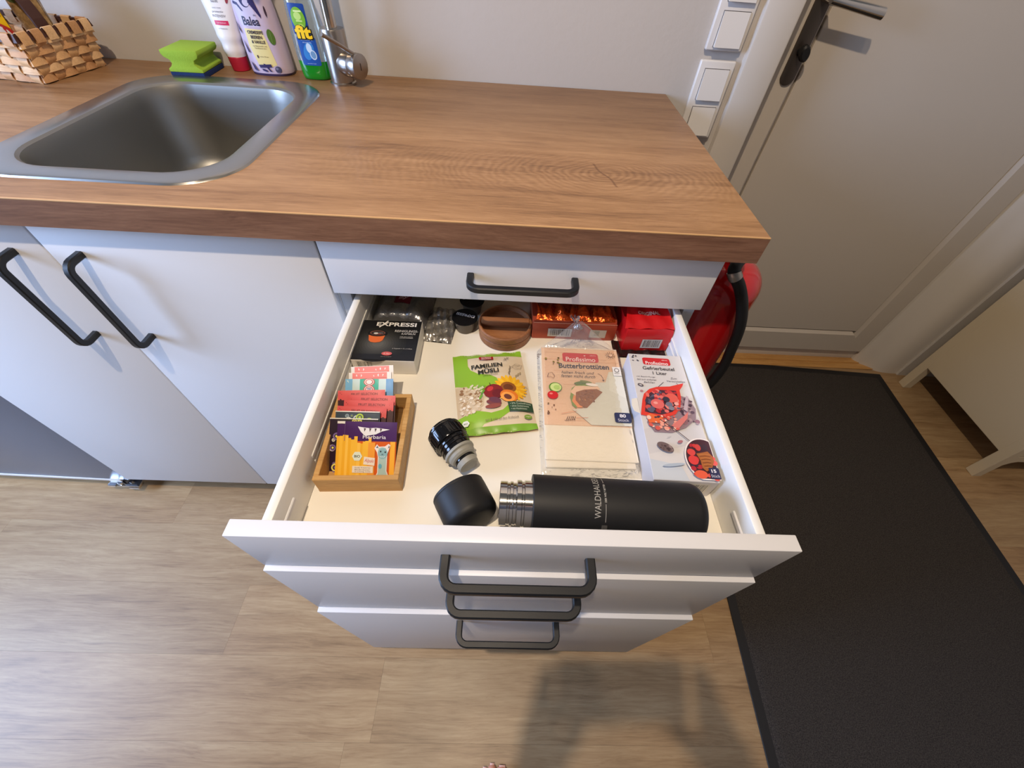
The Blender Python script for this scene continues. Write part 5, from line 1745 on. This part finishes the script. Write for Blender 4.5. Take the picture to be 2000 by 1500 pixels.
part('plunger', MB().lathe([(0.0125, 0.0565), (0.0130, 0.0575), (0.0150, 0.0590), (0.0150, 0.0608), (0.0, 0.0612)], 36, M=Ms, caps=False), M_GBLK, st)
part('plunger_tip', MB().lathe([(0.0136, 0.0611), (0.0146, 0.0620), (0.0138, 0.0690), (0.0110, 0.0705), (0.0, 0.0706)], 36, M=Ms, caps=False), MATS['silicone_grey'], st)

# ------------------------------------------------------------------ round wooden box
wb = thing('wooden_jar', 'round wooden box with a raised bar across its lid, back of the drawer', 'box', (0.2775, -0.6065, ZF))
part('base', MB().lathe([(0.044, 0.0), (0.0462, 0.0015), (0.0466, 0.0130), (0.0455, 0.0146)], 56), M_ACACIA, wb)
ld = part('lid', MB().lathe([(0.0440, 0.0148), (0.0466, 0.0158), (0.0470, 0.0262), (0.0462, 0.0275), (0.0445, 0.0280), (0.0428, 0.0272), (0.0412, 0.0190), (0.0, 0.0180)], 56, caps=False), M_ACACIA, wb)
part('grip_bar', MB().box((-0.0418, -0.0055, 0.0170), (0.0418, 0.0085, 0.0305), 0.0012, 2), M_ACACIA, ld)

# ------------------------------------------------------------------ coffee capsules
def capsule(x, y, txt, label, rz):
    c = thing('coffee_capsule', label, 'capsule', (x, y, ZF), rz, 'loose coffee capsules')
    part('cup', MB().lathe([(0.0150, 0.0), (0.0158, 0.001), (0.0195, 0.0235), (0.0200, 0.0250)], 36), mat('capsule_brown', (92, 82, 70), 0.4), c)
    part('lid', MB().lathe([(0.0200, 0.0245), (0.0225, 0.0248), (0.0228, 0.0258), (0.0225, 0.0266), (0.0, 0.0270)], 40, caps=False), mat('capsule_black', (14, 14, 17), 0.25), c)
    Print().text(txt, 0.0, 0.0005 - 0.005, 0.033, 0.0066, (206, 204, 204), bold=0.02).build('print', c, flat(0.0271))


capsule(0.2060, -0.5980, 'EXPRESSI', 'black lidded brown coffee capsule beside the round wooden box', math.radians(166))
capsule(0.2150, -0.5480, 'K-fee', 'second coffee capsule, deeper in the shade behind the first one', math.radians(200))


# ------------------------------------------------------------------ coffee bricks and foil packs
def brick(name, w, d, h, material, seed, wob=0.0018, n=14, r=0.006):
    """soft-edged vacuum pack, slightly crumpled; local, base at z=0, front at -d/2"""
    b_ = bmesh.new()
    bmesh.ops.create_cube(b_, size=1.0)
    bmesh.ops.subdivide_edges(b_, edges=b_.edges[:], cuts=n, use_grid_fill=True)
    rnd = random.Random(seed)
    ph = [rnd.uniform(0, 6.3) for _ in range(6)]
    fr = [rnd.uniform(40, 110) for _ in range(6)]
    for v in b_.verts:
        x, y, z = v.co.x * w, v.co.y * d, (v.co.z + 0.5) * h
        ex, ey, ez = abs(v.co.x) * 2, abs(v.co.y) * 2, abs(v.co.z) * 2
        k = 1 - 0.035 * (ey ** 6) * (ez ** 6)
        n_ = wob * (math.sin(fr[0] * x + ph[0] + fr[1] * y) + math.sin(fr[2] * y + ph[1] - fr[3] * x) + 0.6 * math.sin(fr[4] * z * 1.6 + ph[2]))
        v.co = Vector((x * k, y * k + (n_ * 0.5 if ey > 0.99 else 0), z + (n_ if v.co.z > 0.49 else 0)))
    me = MB().bm(b_, 0, True)
    return me


M_COP = mat('copper_foil', (206, 86, 34), 0.16, metal=0.85, bump=(70, 0.9, 0.006))
oc = thing('coffee_pack', 'copper orange coffee pack with foil top behind the sandwich bags', 'coffee pack', (0.3980, -0.5700, ZF), math.radians(0.8))
part('pack', brick('pack', 0.148, 0.092, 0.040, None, 3, 0.0006), mat('pack_copper_paper', (168, 72, 48), 0.35, metal=0.25), oc)


def crest(u, v):
    x = (u - 0.5) * 0.136
    fold = 0.004 * math.sin(u * 23 + 2 * v) + 0.0035 * math.sin(u * 41 + 1.3) + 0.002 * math.sin(u * 67 + 5 * v)
    return (x + 0.002 * math.sin(9 * v + 20 * u), -0.042 + 0.070 * v, 0.0405 + 0.009 * math.sin(PI * min(v * 1.5, 1)) + fold * math.sin(PI * min(max(v, 0.02), 0.98)))


part('foil_top', MB().grid(crest, 44, 16, smooth=False), M_COP, oc)
p = Print(base=0.0012)
p.line([(-0.073, 0.0385), (0.073, 0.0385)], 0.0010, (216, 160, 130))
p.barcode(-0.046, 0.008, -0.004, 0.026, 4, (200, 194, 184)).rect(0.028, 0.008, 0.057, 0.026, (190, 184, 172)).rect(0.036, 0.012, 0.045, 0.024, (160, 160, 150))
p.build('label', oc, face_front(-0.0455))

M_REDP = mat('coffee_red_film', (196, 24, 28), 0.25, bump=(40, 0.3, 0.003))
rc = thing('coffee_pack', 'bright red coffee pack with a folded top in the back right corner', 'coffee pack', (0.5210, -0.5900, ZF), math.radians(2.0))
part('pack', brick('pack', 0.080, 0.096, 0.050, None, 8, 0.0010), M_REDP, rc)
tf = MB()


def flap(u, v):
    hw = 0.043 * (1 - 0.30 * v)
    return ((2 * u - 1) * hw - 0.002, -0.046 + 0.062 * v, 0.0515 + 0.013 * math.sin(v * 1.9) - 0.005 * math.sin(PI * u) * v + 0.0012 * math.sin(17 * u + 6 * v))


tf.grid(flap, 18, 12)
part('folded_top', tf, M_REDP, rc)
p = Print(base=0.0014)
p.barcode(-0.009, 0.010, 0.026, 0.030, 6, (190, 188, 188))
p.build('barcode', rc, face_front(-0.0475))
p = Print(base=0.0006)
p.text('ORIGINAL', 0.0, 0.030, 0.044, 0.0075, (236, 190, 176), bold=0.03)
p.build('print', rc, lambda u, v, h: tuple(Vector(flap((u + 0.002) / 0.086 + 0.5, v / 0.062)) + Vector((0, -h * 0.3, h))), sub=0.004)
fp_ = thing('foil_pack', 'flat dark foil pack peeking out under the bright red coffee pack', 'pack', (0.5150, -0.6350, ZF))
part('pouch', MB().grid(lambda a, b: ((a - 0.5) * 0.092, (b - 0.5) * 0.040, 0.0022 + 0.0014 * math.sin(19 * a + 4 * b) * math.sin(PI * a) + 0.001 * math.sin(40 * a)), 24, 10).grid(lambda a, b: ((a - 0.5) * 0.092, (b - 0.5) * 0.040, 0.0003), 4, 4, flip=True), mat('foil_dark', (74, 66, 64), 0.25, metal=0.8, bump=(80, 0.7, 0.004)), fp_)

M_FOILG = mat('foil_silver_grey', (150, 150, 152), 0.30, metal=0.9, bump=(60, 0.8, 0.005))
il = thing('coffee_pouch', 'dark silver coffee pouch with a burgundy square logo behind the black carton', 'coffee pack', (0.092, -0.555, ZF), math.radians(-3))


def ilp(a, b):
    x, y = (a - 0.5) * 0.098, (b - 0.5) * 0.105
    e = (1 - abs(2 * a - 1) ** 4) * (1 - abs(2 * b - 1) ** 6)
    cr = 0.0022 * math.sin(34 * a + 2) * (1 - b) ** 4 + 0.0012 * math.sin(21 * a - 9 * b)
    return (x, y, 0.003 + 0.030 * e ** 0.6 + cr * 0.7)


part('pouch', MB().grid(ilp, 36, 30).grid(lambda a, b: ((a - 0.5) * 0.098, (b - 0.5) * 0.105, 0.0004), 4, 4, flip=True), M_FOILG, il)
p = Print(base=0.0006)
p.rect(-0.012, -0.020, 0.016, 0.006, (112, 22, 44)).text('illy', 0.002, -0.006, 0.018, 0.012, (226, 196, 204), bold=0.02, shear=0.25)
p.build('print', il, lambda u, v, h: tuple(Vector(ilp(u / 0.098 + 0.5, v / 0.105 + 0.5)) + Vector((0, -h * 0.5, h))), sub=0.006)
cl = thing('clear_pouch', 'crumpled clear and silver pouch between the coffee pouch and the capsule', 'pouch', (0.1610, -0.5950, ZF), math.radians(-6))


def clp(a, b):
    x, y = (a - 0.5) * 0.056, (b - 0.5) * 0.086
    e = (1 - abs(2 * a - 1) ** 4) * (1 - abs(2 * b - 1) ** 8)
    return (x, y, 0.0018 + 0.015 * e * (0.35 + 0.65 * b) + 0.0014 * math.sin(30 * a + 11 * b) + 0.0012 * math.sin(24 * b - 9 * a))


part('pouch', MB().grid(clp, 20, 26).grid(lambda a, b: ((a - 0.5) * 0.056, (b - 0.5) * 0.086, 0.0003), 3, 3, flip=True), mat('foil_light', (196, 192, 186), 0.28, metal=0.85, bump=(70, 0.8, 0.005)), cl)

# ------------------------------------------------------------------ the person taking the picture (only the toes of one bare foot are in the frame)
PB = (0.40, -1.44, 0.0)


def skin_mesh(name, chains, m, parent, sub=2, bones_r=None):
    """chains: list of lists of (key or None, (x, y, z), radius or (rx, ry)); equal keys share one joint"""
    vs, rs, es, idx = [], [], [], {}
    for ch in chains:
        prev = None
        for key, p, r in ch:
            if key is not None and key in idx:
                i = idx[key]
            else:
                i = len(vs)
                vs.append(Vector(p) - Vector(PB))
                rs.append(r if isinstance(r, tuple) else (r, r))
                if key is not None:
                    idx[key] = i
            if prev is not None:
                es.append((prev, i))
            prev = i
    me = bpy.data.meshes.new(name)
    me.from_pydata(vs, es, [])
    me.materials.append(m)
    o = link(name, me, parent)
    sk = o.modifiers.new('skin', 'SKIN')
    sk.use_smooth_shade = True
    sv = me.skin_vertices[0].data
    for i, r in enumerate(rs):
        sv[i].radius = r
        sv[i].use_root = (i == 0)
    su = o.modifiers.new('subdivision', 'SUBSURF')
    su.levels = su.render_levels = sub
    return o


RT = cam.rotation_euler.to_matrix()
CR, CU, CV = RT @ Vector((1, 0, 0)), RT @ Vector((0, 1, 0)), RT @ Vector((0, 0, 1))     # right, up, backwards of the hand-held phone
PC = Vector(cam.location) + CR * 0.052 - CU * 0.020 + CV * 0.0090
person = thing('person', 'bare toes of a person standing at the bottom edge, holding a phone', 'person', PB)
M_SKIN = mat('skin', (206, 142, 118), 0.5, bump=(160, 0.12, 0.001))
sL, sR = (0.225, -1.455, 1.375), (0.575, -1.455, 1.375)


def ph(a, b, c):
    """a point near the phone: a to the right, b upwards, c backwards from its middle"""
    return tuple(PC + CR * a + CU * b + CV * c)


def foot(x, y, s, k):
    """foot with five toes; y is the tip of the second toe, s = +1 when the big toe points to +x"""
    an = (k + 'a', (x - 0.004 * s, y - 0.205, 0.085), (0.036, 0.040))
    mid = (k + 'm', (x - 0.002 * s, y - 0.125, 0.044), (0.036, 0.028))
    ball = (k + 'b', (x - 0.001 * s, y - 0.062, 0.024), (0.043, 0.019))
    ch = [[an, mid, ball], [an, (None, (x - 0.004 * s, y - 0.245, 0.036), (0.031, 0.032))]]
    for dx, dy, r in ((0.0205, -0.003, 0.0135), (0.0000, 0.000, 0.0100), (-0.0160, -0.006, 0.0094), (-0.0300, -0.014, 0.0088), (-0.0425, -0.025, 0.0084)):
        ch.append([ball, (None, (x + dx * s, y + dy - 0.032, 0.0165), r * 1.05), (None, (x + dx * s, y + dy - 0.014, 0.0140), r), (None, (x + dx * s, y + dy - 0.004, 0.0105), r * 0.92)])
    return ch


fL, fR = (0.287, -1.219), (0.500, -1.262)
P0 = ('pel', (0.400, -1.470, 0.93), (0.155, 0.105))
body = [[P0, ('wa', (0.400, -1.475, 1.08), (0.125, 0.09)), ('ch', (0.400, -1.470, 1.27), (0.155, 0.105)), ('nk0', (0.400, -1.455, 1.42), (0.062, 0.058)), ('nk', (0.398, -1.435, 1.475), (0.052, 0.055)),
         ('hd0', (0.394, -1.405, 1.530), (0.066, 0.080)), ('hd', (0.390, -1.395, 1.600), (0.076, 0.092)), (None, (0.388, -1.420, 1.665), (0.060, 0.070))],
        [('hd0', (0, 0, 0), 0), (None, (0.388, -1.325, 1.540), (0.016, 0.018))]]
for k, f, s in (('L', fL, 1), ('R', fR, -1)):
    hx = 0.400 + (-0.085 if k == 'L' else 0.085)
    body.append([P0, (k + 'h', (hx, -1.465, 0.85), (0.088, 0.092)), (k + 'k', (f[0] + 0.003 * s, f[1] - 0.195, 0.49), (0.055, 0.060)), (k + 'c', (f[0], f[1] - 0.220, 0.34), (0.050, 0.056)), (k + 'a', (f[0] - 0.004 * s, f[1] - 0.205, 0.085), (0.036, 0.040))])
    body += foot(f[0], f[1], s, k)
for k, sh, e, wr, sg in (('l', sL, (0.165, -1.430, 1.110), ph(-0.108, -0.060, 0.060), -1), ('r', sR, (0.640, -1.425, 1.110), ph(0.112, -0.060, 0.060), 1)):
    body.append([('ch', (0, 0, 0), 0), (k + 's', sh, 0.055), (k + 'e', e, 0.040), (k + 'w', wr, (0.028, 0.021)), (k + 'p', ph(sg * 0.098, -0.022, 0.034), (0.030, 0.013))])
    for j, (bb, ee) in enumerate(((0.030, 0.016), (0.012, 0.012), (-0.006, 0.011), (-0.024, 0.012))):
        body.append([(k + 'p', (0, 0, 0), 0), (None, ph(sg * (0.099 + 0.003 * j), bb, 0.030), 0.0088), (None, ph(sg * 0.094, bb + 0.004, 0.016), 0.0082), (None, ph(sg * 0.084, bb + 0.006, 0.0105), 0.0066)])
    body.append([(k + 'w', (0, 0, 0), 0), (None, ph(sg * 0.082, -0.044, 0.046), 0.0115), (None, ph(sg * 0.064, -0.030, 0.030), 0.0098), (None, ph(sg * 0.050, -0.018, 0.0165), 0.0085)])
skin_mesh('body', body, M_SKIN, person)
M_SHIRT, M_TROUS, M_HAIR = mat('shirt_cloth', (96, 104, 120), 0.9, bump=(400, 0.3, 0.001)), mat('trouser_cloth', (46, 50, 62), 0.9, bump=(500, 0.3, 0.001)), mat('hair', (62, 44, 32), 0.7, bump=(300, 0.6, 0.003))
shirt = [[('ch', (0.400, -1.470, 1.27), (0.192, 0.142)), ('wa', (0.400, -1.475, 1.08), (0.165, 0.130)), ('pel', (0.400, -1.470, 0.95), (0.190, 0.145)), (None, (0.400, -1.470, 0.865), (0.200, 0.152))],
         [('ch', (0, 0, 0), 0), (None, (0.400, -1.458, 1.405), (0.092, 0.086))]]
for sh, e in ((sL, (0.165, -1.430, 1.110)), (sR, (0.640, -1.425, 1.110))):
    m_ = Vector(sh).lerp(Vector(e), 0.62)
    shirt.append([('ch', (0, 0, 0), 0), (None, sh, 0.078), (None, tuple(m_), 0.066)])
skin_mesh('shirt', shirt, M_SHIRT, person)
trs = [[('pel', (0.400, -1.470, 0.93), (0.178, 0.128)), (None, (0.400, -1.475, 1.03), (0.145, 0.108))]]
for k, f, s in (('L', fL, 1), ('R', fR, -1)):
    hx = 0.400 + (-0.085 if k == 'L' else 0.085)
    trs.append([('pel', (0, 0, 0), 0), (None, (hx, -1.465, 0.85), (0.112, 0.116)), (None, (f[0] + 0.003 * s, f[1] - 0.195, 0.49), (0.076, 0.080)), (None, (f[0], f[1] - 0.222, 0.30), (0.068, 0.072)), (None, (f[0], f[1] - 0.225, 0.135), (0.060, 0.062))])
skin_mesh('trousers', trs, M_TROUS, person)
skin_mesh('hair', [[(None, (0.390, -1.415, 1.640), (0.080, 0.090)), (None, (0.390, -1.440, 1.660), (0.070, 0.070)), (None, (0.392, -1.480, 1.600), (0.072, 0.050)), (None, (0.396, -1.485, 1.500), (0.070, 0.040))]], M_HAIR, person)
face = MB()
for sx in (-0.030, 0.030):
    face.lathe([(0.0, -0.011), (0.008, -0.008), (0.011, 0.0), (0.008, 0.008), (0.0, 0.011)], 16, caps=False, M=Matrix.Translation(Vector((0.389 + sx, -1.322, 1.592)) - Vector(PB)))
part('eyes', face, mat('eye_white', (226, 222, 218), 0.3), person)
part('mouth', MB().tube([Vector(q) - Vector(PB) for q in ((0.366, -1.325, 1.512), (0.388, -1.318, 1.508), (0.410, -1.325, 1.512))], [0.003, 0.0055, 0.003], 10), mat('lips', (170, 92, 84), 0.5), person)
# big-toe and toe nails
for dx, dy, w_ in ((0.0215, -0.003, 0.0065), (0.0, 0.0, 0.0045), (-0.0155, -0.006, 0.0040)):
    part('toenail', MB().grid(lambda a, b: ((fL[0] + dx) + (a - 0.5) * 2 * w_ - PB[0], fL[1] + dy - 0.013 + 0.011 * b - PB[1], 0.0236 - (0.0016 if dx == 0.0215 else 0.0042) - 0.0016 * (2 * a - 1) ** 2 - 0.0014 * b * b), 6, 4), mat('nail', (222, 176, 160), 0.3), person)

phone = thing('smartphone', 'dark smartphone held up by the person in front of the drawer', 'phone', PC)
ml = (Matrix.Translation(-PC) @ Matrix.Translation(PC) @ Matrix((CR, CU, CV)).transposed().to_4x4())
part('case', MB().prism(roundrect(-0.0795, -0.0375, 0.0795, 0.0375, 0.009, 6), -0.0042, 0.0042, 0.001, 2, M=ml), mat('phone_case', (22, 22, 24), 0.4), phone)
part('screen', MB().prism(roundrect(-0.0775, -0.0355, 0.0775, 0.0355, 0.008, 6), 0.0042, 0.0046, M=ml, smooth=False), mat('phone_glass', (8, 8, 10), 0.08), phone)
